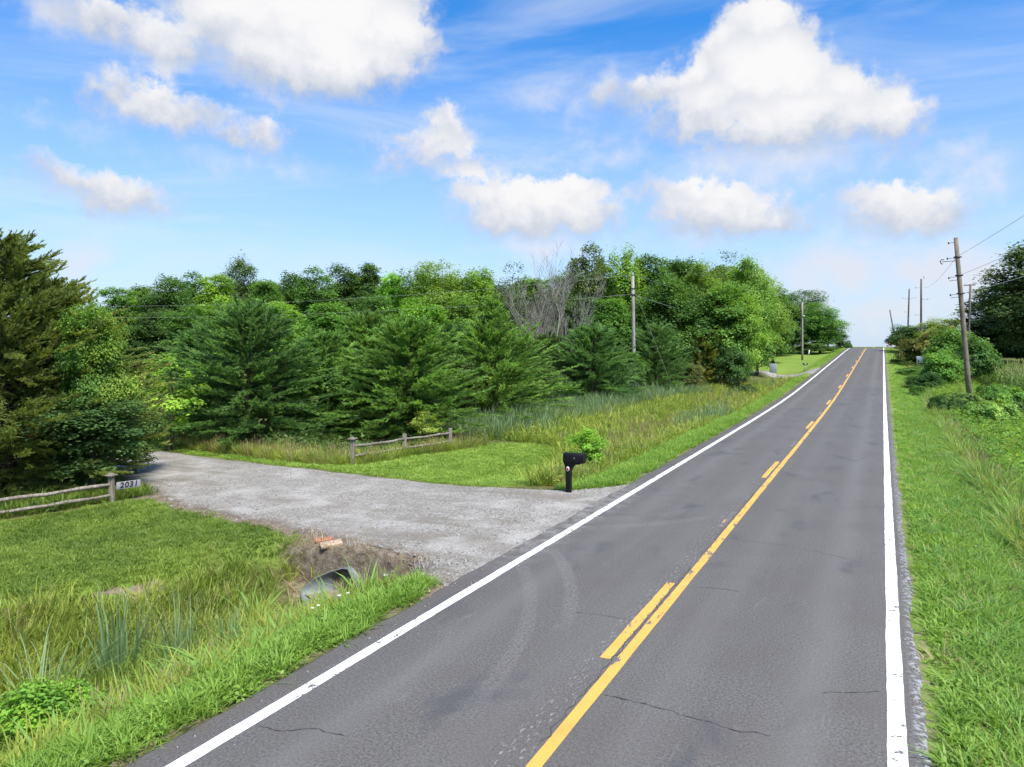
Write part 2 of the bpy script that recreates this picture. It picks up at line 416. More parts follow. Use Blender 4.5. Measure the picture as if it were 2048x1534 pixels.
class MB:
    """collects simple shapes into one mesh"""
    def __init__(self):
        self.v = []
        self.f = []

    def add(self, vs, fs):
        o = len(self.v)
        self.v += [tuple(map(float, q)) for q in vs]
        self.f += [tuple(i + o for i in f) for f in fs]
        return self

    def box(self, c, s, M=None, taper=1.0):
        x, y, z = s[0] / 2, s[1] / 2, s[2] / 2
        pts = [(-x, -y, -z), (x, -y, -z), (x, y, -z), (-x, y, -z)] + [(a * taper, b * taper, z) for a, b in ((-x, -y), (x, -y), (x, y), (-x, y))]
        pts = [Vector(q) for q in pts]
        if M is not None:
            pts = [M @ q for q in pts]
        pts = [q + Vector(c) for q in pts]
        return self.add(pts, [(3, 2, 1, 0), (4, 5, 6, 7), (0, 1, 5, 4), (1, 2, 6, 5), (2, 3, 7, 6), (3, 0, 4, 7)])

    def tube(self, pts, radii, n=8, cap=True):
        pts = [Vector(q) for q in pts]
        if not hasattr(radii, '__len__'):
            radii = [radii] * len(pts)
        vs, fs = [], []
        up = None
        for i, q in enumerate(pts):
            t = (pts[min(i + 1, len(pts) - 1)] - pts[max(i - 1, 0)]).normalized()
            if up is None:
                up = Vector((1, 0, 0)) if abs(t.x) < .8 else Vector((0, 1, 0))
            a = t.cross(up).normalized()
            up = a.cross(t).normalized()
            for k in range(n):
                an = 2 * math.pi * k / n
                vs.append(q + (a * math.cos(an) + up * math.sin(an)) * radii[i])
        for i in range(len(pts) - 1):
            for k in range(n):
                k2 = (k + 1) % n
                fs.append((i * n + k, i * n + k2, (i + 1) * n + k2, (i + 1) * n + k))
        if cap:
            fs.append(tuple(range(n - 1, -1, -1)))
            fs.append(tuple((len(pts) - 1) * n + k for k in range(n)))
        return self.add(vs, fs)

    def mesh(self, name, mats, smooth=False):
        ff = [i for f in self.f for i in f]
        return mesh_np(name, np.array(self.v).reshape(-1, 3), ff, [len(f) for f in self.f], mats if isinstance(mats, (list, tuple)) else [mats], smooth=smooth)

    def obj(self, name, mats, parent=None, smooth=False, loc=None):
        o = link(name, self.mesh(name, mats, smooth), parent)
        if loc is not None:
            o.location = loc
        return o


def link(name, data, parent=None):
    o = bpy.data.objects.new(name, data)
    COL.objects.link(o)
    if parent is not None:
        o.parent = parent
    return o


def tag(o, label=None, cat=None, group=None, kind=None):
    for k, v in (('label', label), ('category', cat), ('group', group), ('kind', kind)):
        if v:
            o[k] = v
    return o


def thing(name, loc, label, cat, group=None, rz=0.0):
    o = link(name, None)
    o.empty_display_size = .2
    o.location = loc
    o.rotation_euler = (0, 0, rz)
    return tag(o, label, cat, group)


def bevel(o, w, seg=2):
    m = o.modifiers.new('bevel', 'BEVEL')
    m.width = w
    m.segments = seg
    m.limit_method = 'ANGLE'
    return o


def inpoly(x, y, poly):
    x = np.asarray(x, float)
    y = np.asarray(y, float)
    c = np.zeros(x.shape, bool)
    n = len(poly)
    for i in range(n):
        x1, y1 = poly[i]
        x2, y2 = poly[(i + 1) % n]
        if y1 == y2:
            continue
        k = ((y1 > y) != (y2 > y)) & (x < (x2 - x1) * (y - y1) / (y2 - y1) + x1)
        c ^= k
    return c


def resample(poly, n):
    P = np.array(poly, float)
    d = np.r_[0, np.cumsum(np.hypot(*np.diff(P, axis=0).T))]
    t = np.linspace(0, d[-1], n)
    return np.c_[np.interp(t, d, P[:, 0]), np.interp(t, d, P[:, 1])]


def polydist(x, y, poly):
    """distance to an open polyline"""
    best = np.full(np.shape(x), 1e9)
    for (x1, y1), (x2, y2) in zip(poly[:-1], poly[1:]):
        dx, dy = x2 - x1, y2 - y1
        t = np.clip(((x - x1) * dx + (y - y1) * dy) / (dx * dx + dy * dy + 1e-9), 0, 1)
        best = np.minimum(best, np.hypot(x - x1 - t * dx, y - y1 - t * dy))
    return best


# ------------------------------------------------------------------ materials
def mat(name):
    m = bpy.data.materials.new(name)
    m.use_nodes = True
    N = NT(m.node_tree)
    b = m.node_tree.nodes['Principled BSDF']
    return m, N, b


def bump(N, b, h, strength, dist=.01):
    nd = N.n('ShaderNodeBump')
    nd.inputs['Strength'].default_value = strength
    nd.inputs['Distance'].default_value = dist
    N.put(nd.inputs['Height'], h)
    N.t.links.new(nd.outputs[0], b.inputs['Normal'])


def plain(name, col, rough=.6, metal=0.0, spec=.5, vary=.12, scale=6.0):
    m, N, b = mat(name)
    c = N.noise(N.n('ShaderNodeTexCoord').outputs['Object'], scale, 4)
    f = N.ramp(c, .3, .7, 1 - vary, 1 + vary)
    N.put(b.inputs['Base Color'], N.mix(1.0, col, N.comb(f, f, f), 'MULTIPLY'))
    b.inputs['Roughness'].default_value = rough
    b.inputs['Metallic'].default_value = metal
    b.inputs['Specular IOR Level'].default_value = spec
    return m


def leaf_mat(name, trans=.40, rough=.55, vary=.5, yellow=(1.35, 1.12, .8), scale=.35, obj_col=True, col=(.06, .11, .025), spec=.25, rnd=.35):
    m, N, b = mat(name)
    oi = N.n('ShaderNodeObjectInfo')
    base = oi.outputs['Color'] if obj_col else col
    t = N.attr('tint')
    big = N.noise(N.pos(), scale, 2)
    v = N.m('ADD', N.m('MULTIPLY_ADD', N.m('SUBTRACT', t, .5), vary * 1.3, 1.0), N.m('MULTIPLY', N.m('SUBTRACT', big, .5), vary * 1.6))
    v = N.m('ADD', v, N.m('MULTIPLY', N.m('SUBTRACT', oi.outputs['Random'], .5), rnd))
    v = N.m('MAXIMUM', v, .35)
    c = N.mix(1.0, base, N.comb(v, v, v), 'MULTIPLY')
    c = N.mix(N.ramp(v, .95, 1.5, 0, .8), c, N.mix(1.0, c, yellow, 'MULTIPLY'))
    N.put(b.inputs['Base Color'], c)
    b.inputs['Roughness'].default_value = rough
    b.inputs['Specular IOR Level'].default_value = spec
    tr = N.n('ShaderNodeBsdfTranslucent')
    N.put(tr.inputs['Color'], N.mix(1.0, c, (1.35, 1.25, .7), 'MULTIPLY'))
    mx = N.n('ShaderNodeMixShader')
    mx.inputs[0].default_value = trans
    out = m.node_tree.nodes['Material Output']
    m.node_tree.links.new(b.outputs[0], mx.inputs[1])
    m.node_tree.links.new(tr.outputs[0], mx.inputs[2])
    m.node_tree.links.new(mx.outputs[0], out.inputs[0])
    return m


def bark_mat(name, c1, c2, scale=5.0):
    m, N, b = mat(name)
    p = N.n('ShaderNodeTexCoord').outputs['Object']
    n1 = N.noise(N.v('MULTIPLY', p, (3, 3, .35)), scale, 5, .6)
    n2 = N.noise(p, 1.2, 3)
    c = N.mix(N.ramp(n1, .3, .7), c1, c2)
    c = N.mix(N.ramp(n2, .35, .7, 0, .5), c, tuple(q * .6 for q in c1))
    N.put(b.inputs['Base Color'], c)
    b.inputs['Roughness'].default_value = .85
    b.inputs['Specular IOR Level'].default_value = .2
    bump(N, b, n1, .6, .02)
    return m


M_LEAF = leaf_mat('broad_leaf')
M_CEDAR = leaf_mat('cedar_spray', trans=.36, rough=.65, vary=.55, yellow=(1.22, 1.12, .75), scale=.6, rnd=.0)
M_BARK = bark_mat('bark', (.07, .055, .042), (.16, .135, .11))
M_CEDARBARK = bark_mat('cedar_bark', (.09, .055, .04), (.17, .12, .09))
M_DEAD = bark_mat('dead_wood', (.22, .20, .17), (.38, .355, .32))
M_POLE = bark_mat('pole_wood_grey', (.22, .20, .18), (.40, .38, .35), 9.0)
M_POLEB = bark_mat('pole_wood_brown', (.15, .115, .085), (.30, .245, .19), 9.0)
M_POLED = bark_mat('pole_wood_dark', (.10, .085, .075), (.19, .165, .15), 9.0)
M_RAIL = bark_mat('weathered_rail', (.13, .105, .085), (.31, .275, .235), 7.0)
M_BLACK = plain('black_plastic', (.006, .006, .0065), .5, spec=.25, vary=.25)
M_STEEL = plain('galvanised_steel', (.15, .165, .175), .6, .2, vary=.2, scale=4)
M_IRON = plain('dark_iron', (.06, .06, .062), .5, .6)
M_SIGNBACK = plain('sign_back_aluminium', (.34, .36, .37), .5, .4)
M_WHITE = plain('white_board', (.78, .78, .80), .5, vary=.06)
M_WIRE = plain('wire_aluminium', (.36, .40, .36), .5, .3)
M_WIRED = plain('wire_dark', (.10, .10, .10), .5, .3)
M_RED = plain('red_reflector', (.62, .015, .02), .25, vary=.03)
M_INK = plain('black_ink', (.02, .02, .03), .5)
M_YELLOWSIGN = plain('yellow_sign', (.80, .36, .01), .45, vary=.05)
M_PORC = plain('porcelain', (.30, .28, .27), .25)


def road_material():
    m, N, b = mat('asphalt')
    p = N.pos()
    x, y, z = N.xyz(p)
    sp = N.noise(p, 32.0, 5, .75)
    grit = N.vor(p, 70.0)
    mott = N.noise(p, .55, 5, .6)
    streak = N.noise(N.v('MULTIPLY', p, (1.6, .09, 1)), 1.0, 5, .65)
    c = N.mix(N.ramp(sp, .28, .72), (.048, .0455, .043), (.158, .150, .142))
    c = N.mix(N.ramp(mott, .35, .7, 0, .55), c, (.088, .080, .075))
    c = N.mix(N.ramp(streak, .45, .8, 0, .26), c, (.158, .151, .145))
    # two polished wheel bands in each lane
    for cx, a in ((-4.95, .30), (-3.45, .16), (-2.05, .16), (-.62, .30)):
        d = N.m('ABSOLUTE', N.m('SUBTRACT', N.m('MULTIPLY_ADD', N.m('SUBTRACT', mott, .5), .5, x), cx))
        c = N.mix(N.m('MULTIPLY', N.ramp(d, .0, .42, 1, 0), a), c, (.160, .154, .148))
    # dark oil and tar blotches
    bl = N.noise(N.v('MULTIPLY', p, (1.0, .45, 1)), 1.1, 4, .55, .4)
    c = N.mix(N.ramp(bl, .57, .72, 0, .6), c, (.056, .058, .066))
    sf = N.noise(N.v('MULTIPLY', p, (1.6, .5, 1)), 2.3, 6, .7, .6)
    c = N.mix(N.ramp(sf, .60, .76, 0, .4), c, (.20, .195, .19))
    # dusty tyre tracks curving out of the gravel drive
    for cx, cy, R, w, a, lo, hi in ((-11.66, 7.19, 8.0, .13, .55, 8.6, 12.7), (-12.37, 6.09, 8.46, .13, .5, 6.0, 11.7), (-12.37, 6.09, 7.45, .10, .22, 5.6, 8.8), (-9.39, 20.07, 6.99, .16, .4, 13.6, 16.6), (-9.3, 20.0, 6.2, .2, .25, 13.9, 17.5)):
        r = N.m('ABSOLUTE', N.m('SUBTRACT', N.v('DISTANCE', N.comb(x, y, 0), (cx, cy, 0)), R))
        f = N.m('MULTIPLY', N.ramp(r, w * .55, w * 1.15, 1, 0), N.m('MULTIPLY', N.ramp(y, lo, lo + 1.2), N.ramp(y, hi - .5, hi, 1, 0)))
        f = N.m('MULTIPLY', f, N.ramp(N.noise(p, 16.0, 4, .7), .32, .62))
        c = N.mix(N.m('MULTIPLY', f, a * .4), c, (.24, .23, .22))
    # pale dust dragged from the drive mouth
    dm = N.m('MULTIPLY', N.ramp(x, -6.3, -5.2, 1, 0), N.m('MULTIPLY', N.ramp(y, 10.0, 13.0), N.ramp(y, 17.0, 20.5, 1, 0)))
    c = N.mix(N.m('MULTIPLY', dm, N.ramp(N.noise(p, 3.0, 5, .65), .35, .7)), c, (.27, .26, .245))
    # worn chip-stone edge on the right, broken edge on the left
    ed = N.m('MULTIPLY', N.ramp(x, .36, .44), N.ramp(N.noise(p, 13.0, 4, .7), .46, .60))
    c = N.mix(N.m('MULTIPLY', ed, N.ramp(y, 40, 12, .25, .9)), c, (.30, .30, .31))
    ed2 = N.m('MULTIPLY', N.ramp(x, -5.95, -6.1), N.ramp(N.noise(p, 5.0, 4, .7), .45, .62))
    c = N.mix(N.m('MULTIPLY', ed2, .6), c, (.105, .085, .075))
    # scuffed line paint left of the yellow lines
    sc = N.m('MULTIPLY', N.m('MULTIPLY', N.ramp(x, -3.32, -3.16), N.ramp(x, -3.02, -2.88, 1, 0)), N.ramp(N.noise(N.v('MULTIPLY', p, (3, 1, 1)), 9.0, 4, .7), .55, .66))
    c = N.mix(N.m('MULTIPLY', sc, .55), c, (.36, .35, .33))
    # pale pebbles scattered on top
    c = N.mix(N.ramp(grit, .10, .05, 0, .35), c, (.36, .34, .31))
    N.put(b.inputs['Base Color'], c)
    b.inputs['Roughness'].default_value = .8
    b.inputs['Specular IOR Level'].default_value = .3
    bump(N, b, sp, .35, .008)
    return m


def paint_material(name, col, wear=.30, streak=(1, 1, 1)):
    m, N, b = mat(name)
    p = N.pos()
    n1 = N.noise(N.v('MULTIPLY', p, streak), 6.0, 5, .68)
    n2 = N.noise(p, 50.0, 2, .6)
    n3 = N.noise(p, .35, 2, .5)
    k = N.m('ADD', N.m('MULTIPLY_ADD', N.m('SUBTRACT', n2, .5), .18, n1), N.m('MULTIPLY', N.m('SUBTRACT', n3, .5), .25))
    f = N.ramp(k, wear + .04, wear - .01)
    dirt = N.ramp(N.noise(p, 2.2, 4, .6), .4, .75, 1.0, .84)
    c = N.mix(1.0, col, N.comb(dirt, dirt, dirt), 'MULTIPLY')
    N.put(b.inputs['Base Color'], N.mix(f, c, (.12, .112, .108)))
    b.inputs['Roughness'].default_value = .65
    return m


def gravel_material():
    m, N, b = mat('crushed_limestone')
    p = N.pos()
    cell = N.vor(p, 24.0, out='Color')
    dist = N.vor(p, 24.0)
    fine = N.noise(p, 90.0, 3, .7)
    g = N.xyz(cell)[0]
    c = N.mix(g, (.165, .150, .130), (.43, .405, .365))
    c = N.mix(N.ramp(fine, .35, .65, 0, .5), c, (.16, .155, .145))
    # packed wheel ruts with brown fines, running along the drive
    q = N.noise(N.v('MULTIPLY', p, (.13, 1.0, 1)), 1.1, 4, .6, .5)
    c = N.mix(N.ramp(q, .48, .62, 0, .8), c, (.20, .18, .15))
    big = N.noise(p, .8, 4, .6)
    c = N.mix(N.ramp(big, .45, .7, 0, .6), c, (.44, .425, .40))
    ed = N.attr('edge')
    c = N.mix(N.m('MULTIPLY', ed, N.ramp(N.noise(p, 3.0, 4, .65), .36, .6)), c, (.15, .115, .085))
    N.put(b.inputs['Base Color'], c)
    b.inputs['Roughness'].default_value = .9
    b.inputs['Specular IOR Level'].default_value = .2
    bump(N, b, N.m('ADD', dist, N.m('MULTIPLY', fine, .4)), .9, .03)
    return m


def ground_material():
    m, N, b = mat('turf_and_soil')
    p = N.pos()
    n1 = N.noise(p, .45, 4, .6)
    n2 = N.noise(p, 7.0, 4, .7)
    n3 = N.noise(p, 38.0, 3, .7)
    rough = N.mix(N.ramp(n2, .3, .7), (.060, .082, .022), (.140, .155, .045))
    rough = N.mix(N.ramp(n1, .42, .66, 0, .6), rough, (.135, .125, .05))
    mown = N.mix(N.ramp(n3, .3, .7), (.105, .185, .026), (.190, .290, .050))
    mown = N.mix(N.ramp(n1, .38, .68, 0, .55), mown, (.215, .265, .060))
    c = N.mix(N.attr('mow'), rough, mown)
    soil = N.mix(N.ramp(n2, .3, .7), (.125, .094, .068), (.26, .21, .155))
    soil = N.mix(N.ramp(N.vor(p, 26.0), .18, .08, 0, .6), soil, (.38, .36, .33))
    d = N.m('MULTIPLY_ADD', N.m('SUBTRACT', n2, .5), .9, N.attr('dirt'))
    c = N.mix(N.ramp(d, .35, .65), c, soil)
    N.put(b.inputs['Base Color'], c)
    b.inputs['Roughness'].default_value = .95
    b.inputs['Specular IOR Level'].default_value = .1
    bump(N, b, N.m('ADD', n2, N.m('MULTIPLY', n3, .5)), .8, .06)
    return m


M_ROAD = road_material()
M_LINEW = paint_material('white_line_paint', (.72, .72, .71), .375)
M_LINEY = paint_material('yellow_line_paint', (.62, .35, .07), .38, (1, .35, 1))
M_LINEYW = paint_material('worn_yellow_paint', (.56, .30, .06), .58, (1, .3, 1))
M_CRACK = plain('open_crack', (.055, .051, .049), .9)
M_GRAVEL = gravel_material()
M_GROUND = ground_material()
# ------------------------------------------------------------------ ground
DRIVE_NEAR = [(-6.2, 9.55), (-6.9, 9.95), (-7.7, 10.75), (-8.6, 11.1), (-9.6, 11.25), (-10.6, 11.62), (-11.4, 11.72), (-12.5, 12.05), (-13.66, 11.98), (-14.74, 12.25), (-16.0, 12.35),
              (-18.9, 13.45), (-21.1, 14.3), (-23.0, 15.0), (-30.0, 17.0), (-40.0, 21.0)]
DRIVE_FAR = [(-6.2, 19.6), (-6.75, 18.6), (-7.56, 17.7), (-9.55, 17.65), (-12.27, 17.84), (-15.27, 17.95), (-20.6, 18.5), (-25.26, 18.6), (-31.0, 20.5), (-39.0, 25.0)]
DRIVE = DRIVE_NEAR + DRIVE_FAR[::-1]
LAWN_CORNER = [(-39.0, 25.2), (-31.0, 20.7), (-25.26, 18.8), (-20.6, 18.7), (-15.3, 18.15), (-12.3, 18.04), (-9.6, 17.85), (-8.9, 18.2), (-9.6, 21.0), (-10.35, 23.34), (-11.6, 26.6), (-13.4, 27.0),
               (-15.6, 24.7), (-16.3, 22.4), (-16.3, 19.5), (-20.6, 19.25), (-25.3, 19.4), (-31.0, 21.3), (-38.5, 26.0)]
LAWN_NEAR = [(-12.6, -2.0), (-12.3, 4.5), (-12.16, 5.98), (-11.79, 6.9), (-11.5, 8.07), (-11.5, 10.0), (-11.0, 11.0), (-11.3, 11.6), (-13.5, 12.0), (-15.8, 12.2), (-18.2, 12.8), (-18.4, 11.9), (-19.0, 9.6), (-20.4, 4.0), (-22.0, -2.0)]
FENCE_NEAR = [(-18.63, 12.04), (-19.36, 9.35), (-20.1, 6.6)]
FENCE_FAR = [(-16.44, 19.45), (-16.2, 22.2), (-15.38, 24.18)]


def far_lawn(x, y):
    return sstep(82, 90, y) * (1 - sstep(150, 170, y)) * sstep(-7.2, -8.4, x) * (1 - sstep(-22, -26, x))


def dirt_mask(x, y):
    d = np.exp(-(((x + 9.1) / 2.1) ** 2 + ((y - 11.0) / 1.1) ** 2))
    e = polydist(x, y, DRIVE_NEAR[:12])
    d = np.maximum(d, .85 * (1 - sstep(.15, .55, e)))
    d = np.maximum(d, .9 * np.exp(-(((x + 18.0) / 1.3) ** 2 + ((y - 12.9) / .45) ** 2)))
    d = np.maximum(d, .75 * np.exp(-((x + 6.5) / .16) ** 2))
    d = np.maximum(d, .7 * np.exp(-((x - .62) / .12) ** 2))
    # bare earth streaks along the mown edge of the near lawn
    lb = polydist(x, y, LAWN_NEAR[1:7])
    d = np.maximum(d, (lb < .28) * (wob(x, y, 2.3, .7) > .15) * .9)
    # the earth at the mailbox foot
    d = np.maximum(d, .9 * np.exp(-(((x + 7.1) / .75) ** 2 + ((y - 18.1) / .45) ** 2)))
    return np.clip(d, 0, 1)


def build_ground():
    xs = np.r_[-900, -500, -300, -200, np.linspace(-150, -60, 46), np.linspace(-58.5, -27, 43)[:-1], np.arange(-27, 4.6, .17), np.linspace(5, 30, 40), np.linspace(34, 90, 15), 140, 260, 500, 900]
    ys = np.r_[-300, -120, -50, -20, -8, np.arange(-2, 10.5, .17), np.arange(10.5, 11.3, .05), np.arange(11.3, 30, .17), np.linspace(30.4, 60, 50), np.linspace(61, 215, 115), np.linspace(220, 320, 21), 420, 600, 900]
    X, Y = np.meshgrid(xs, ys, indexing='ij')
    Z = ground_z(X, Y)
    nx, ny = len(xs), len(ys)
    V = np.c_[X.ravel(), Y.ravel(), Z.ravel()]
    i = np.arange(nx * ny).reshape(nx, ny)
    q = np.stack([i[:-1, :-1], i[1:, :-1], i[1:, 1:], i[:-1, 1:]], -1).reshape(-1, 4)
    fx, fy = X.ravel(), Y.ravel()
    mow = np.maximum.reduce([inpoly(fx, fy, LAWN_CORNER).astype(float), .8 * inpoly(fx, fy, LAWN_NEAR), far_lawn(fx, fy),
                             (fx > .4) * (1 - sstep(2.5, 3.2, fx)), (fx < -6.3) * (fy > 18) * (1 - sstep(1.2, 1.8, -6.3 - fx)) * 1.0,
                             .7 * sstep(-34, -42, fx) * (fy > 20)])
    me = mesh_np('ground', V, q.ravel(), np.full(len(q), 4), [M_GROUND], {'mow': mow, 'dirt': dirt_mask(fx, fy)}, smooth=True)
    return tag(link('ground', me), kind='structure')


build_ground()


# ------------------------------------------------------------------ road, lines, dashes, cracks
def strip(name, x0, x1, y0, y1, dz, m, parent, step=1.0, edge=0.0, skirt=0.0, seed=0.0):
    ys = np.arange(y0, y1 + step * .5, step)
    n = len(ys)
    z = road_z(ys) + dz
    e0 = x0 + edge * (wob(ys, ys * .3, 1.9, seed) * .6 + wob(ys, ys, 6.3, seed + 2) * .4)
    e1 = x1 + edge * (wob(ys, ys * .3, 1.7, seed + 4) * .6 + wob(ys, ys, 5.7, seed + 6) * .4)
    cols = [np.c_[e0, ys, z], np.c_[e1, ys, z]]
    if skirt:
        mid = [np.c_[np.full(n, x0 + (x1 - x0) * k), ys, z] for k in (.25, .5, .75)]
        cols = [np.c_[e0 - .05, ys, z - skirt], np.c_[e0, ys, z - .012]] + [np.c_[e0 + .05, ys, z]] + mid + [np.c_[e1 - .05, ys, z], np.c_[e1, ys, z - .012], np.c_[e1 + .05, ys, z - skirt]]
    k = len(cols)
    V = np.stack(cols, 1).reshape(-1, 3)
    i = np.arange(n * k).reshape(n, k)
    q = np.stack([i[:-1, :-1], i[:-1, 1:], i[1:, 1:], i[1:, :-1]], -1).reshape(-1, 4)
    return link(name, mesh_np(name, V, q.ravel(), np.full(len(q), 4), [m]), parent)


road = strip('road', -6.28, .50, -30, 420, 0.0, M_ROAD, None, .25, edge=.07, skirt=.10)
tag(road, kind='structure')
strip('white_edge_line', -5.90, -5.735, -30, 300, .004, M_LINEW, road, .12, edge=.010, seed=1)
strip('white_edge_line', .150, .325, -30, 300, .004, M_LINEW, road, .12, edge=.010, seed=3)
strip('yellow_centre_line', -2.885, -2.745, -30, 300, .004, M_LINEY, road, .25, edge=.008, seed=5)
y0 = 8.35
k = 0
while y0 < 185:
    worn = k % 2 == 1
    L = 3.2 if not worn else 1.6
    w = .150 if not worn else .10
    ya = y0 if not worn else y0 + .4
    strip('yellow_dash', -3.085 if not worn else -3.06, -2.945, ya, ya + L, .004, M_LINEY if not worn else M_LINEYW, road, .1 if y0 < 40 else .4, edge=.008, seed=7 + k)
    y0 += 6.8
    k += 1

CRACKS = [[(-3.95, 9.62), (-3.58, 9.68), (-3.11, 9.71)], [(-2.72, 7.46), (-2.29, 7.48), (-1.72, 7.42), (-1.25, 7.39), (-.9, 7.45)], [(-5.7, 5.16), (-5.41, 5.21), (-5.07, 5.43), (-4.7, 5.47)],
          [(-2.7, 11.54), (-2.24, 11.63), (-1.93, 11.68)], [(-2.62, 14.75), (-1.69, 14.74), (-.78, 14.54), (-.2, 14.2)], [(-2.91, 6.2), (-2.925, 7.6), (-2.915, 9.0), (-2.93, 11.4), (-2.915, 12.6)],
          [(-.53, 8.66), (.1, 9.0)], [(.34, 13.94), (.60, 13.89)], [(-2.64, 22.64), (-1.7, 22.3), (-.7, 21.95)], [(-1.2, 6.55), (-.35, 6.5), (.1, 6.6)], [(-5.7, 15.6), (-4.9, 15.8), (-4.1, 15.75)],
          [(-2.6, 30.1), (-1.2, 30.3), (.1, 30.2)], [(-5.6, 26.4), (-4.2, 26.2), (-3.1, 26.4)], [(-2.905, 13.2), (-2.92, 16.0), (-2.9, 19.5)], [(-5.65, 37.2), (-3.2, 37.0)], [(-2.6, 18.2), (-1.6, 18.35)]]
for ci, cr in enumerate(CRACKS):
    P = resample(cr, max(8, int(sum(math.dist(a, b) for a, b in zip(cr[:-1], cr[1:])) / .05)))
    d = np.gradient(P, axis=0)
    d /= np.hypot(d[:, 0], d[:, 1])[:, None] + 1e-9
    nrm = np.c_[-d[:, 1], d[:, 0]]
    jit = np.convolve(rng.normal(0, .034, len(P) + 2), [.3, .4, .3], 'valid')
    P = P + nrm * jit[:, None]
    w = .002 + .0055 * rng.random(len(P)) ** 2 * (1.3 if ci in (1, 5) else .9)
    w[0] = w[-1] = .001
    A, B = P + nrm * w[:, None], P - nrm * w[:, None]
    V = np.concatenate([np.c_[A, road_z(A[:, 1]) + .008], np.c_[B, road_z(B[:, 1]) + .008]])
    n = len(P)
    i = np.arange(n - 1)
    q = np.stack([i, i + n, i + n + 1, i + 1], -1)
    link('crack', mesh_np('crack', V, q.ravel(), np.full(len(q), 4), [M_CRACK]), road)


# ------------------------------------------------------------------ gravel drives
def drive_sheet(name, near, far, nu, nv, jag):
    A, B = resample(near, nu), resample(far, nu)
    V, E = [], []
    for j in range(nv):
        t = j / (nv - 1)
        P = A * (1 - t) + B * t
        V.append(P)
        E.append(np.full(nu, (1 - sstep(0, .10, t)) + .55 * sstep(.97, 1, t)))
    V = np.array(V)
    V[0] += jag * np.c_[wob(A[:, 0], A[:, 1], 3.1), wob(A[:, 0], A[:, 1], 2.7, 3)]
    V[-1] += jag * .5 * np.c_[wob(B[:, 0], B[:, 1], 3.1), wob(B[:, 0], B[:, 1], 2.7, 3)]
    x, y = V[..., 0].ravel(), V[..., 1].ravel()
    z = ground_z(x, y)
    e = np.array(E).ravel()
    z = z + .03 + .012 * wob(x, y, 2.5, 1.0)
    z = np.where(x > -6.45, np.minimum(z, road_z(y) - .012), z)
    z[:nu] -= .05
    z[-nu:] -= .03
    i = np.arange(nv * nu).reshape(nv, nu)
    q = np.stack([i[:-1, :-1], i[1:, :-1], i[1:, 1:], i[:-1, 1:]], -1).reshape(-1, 4)
    me = mesh_np(name, np.c_[x, y, z], q.ravel(), np.full(len(q), 4), [M_GRAVEL], {'edge': e}, smooth=True)
    return tag(link(name, me), kind='structure')


drive_sheet('driveway', DRIVE_NEAR, DRIVE_FAR, 260, 60, .14)
drive_sheet('far_driveway', [(-6.2, 79.0), (-6.8, 80.6), (-8.0, 82.0), (-14, 83.2), (-24, 84)], [(-6.2, 91.0), (-6.8, 88.6), (-8.0, 87.0), (-14, 86.6), (-24, 87)], 40, 10, .1)


# ------------------------------------------------------------------ plants
def leaf_cards(c, n, size, aspect=.55, droop=0.0):
    """rhombus leaves: centres c (k,3), normals n (k,3), sizes (k,)"""
    k = len(c)
    n = n / (np.linalg.norm(n, axis=1, keepdims=True) + 1e-9)
    r = rng.normal(size=(k, 3))
    r[:, 2] -= droop
    a = r - (r * n).sum(1, keepdims=True) * n
    a /= np.linalg.norm(a, axis=1, keepdims=True) + 1e-9
    b = np.cross(n, a)
    s = size[:, None]
    fold = n * s * .12
    V = np.stack([c - a * s * .5, c + b * s * aspect * .5 + fold, c + a * s * .5, c - b * s * aspect * .5 + fold], 1).reshape(-1, 3)
    F = np.arange(4 * k)
    return V, F, np.full(k, 4)


def unit(k):
    v = rng.normal(size=(k, 3))
    return v / np.linalg.norm(v, axis=1, keepdims=True)


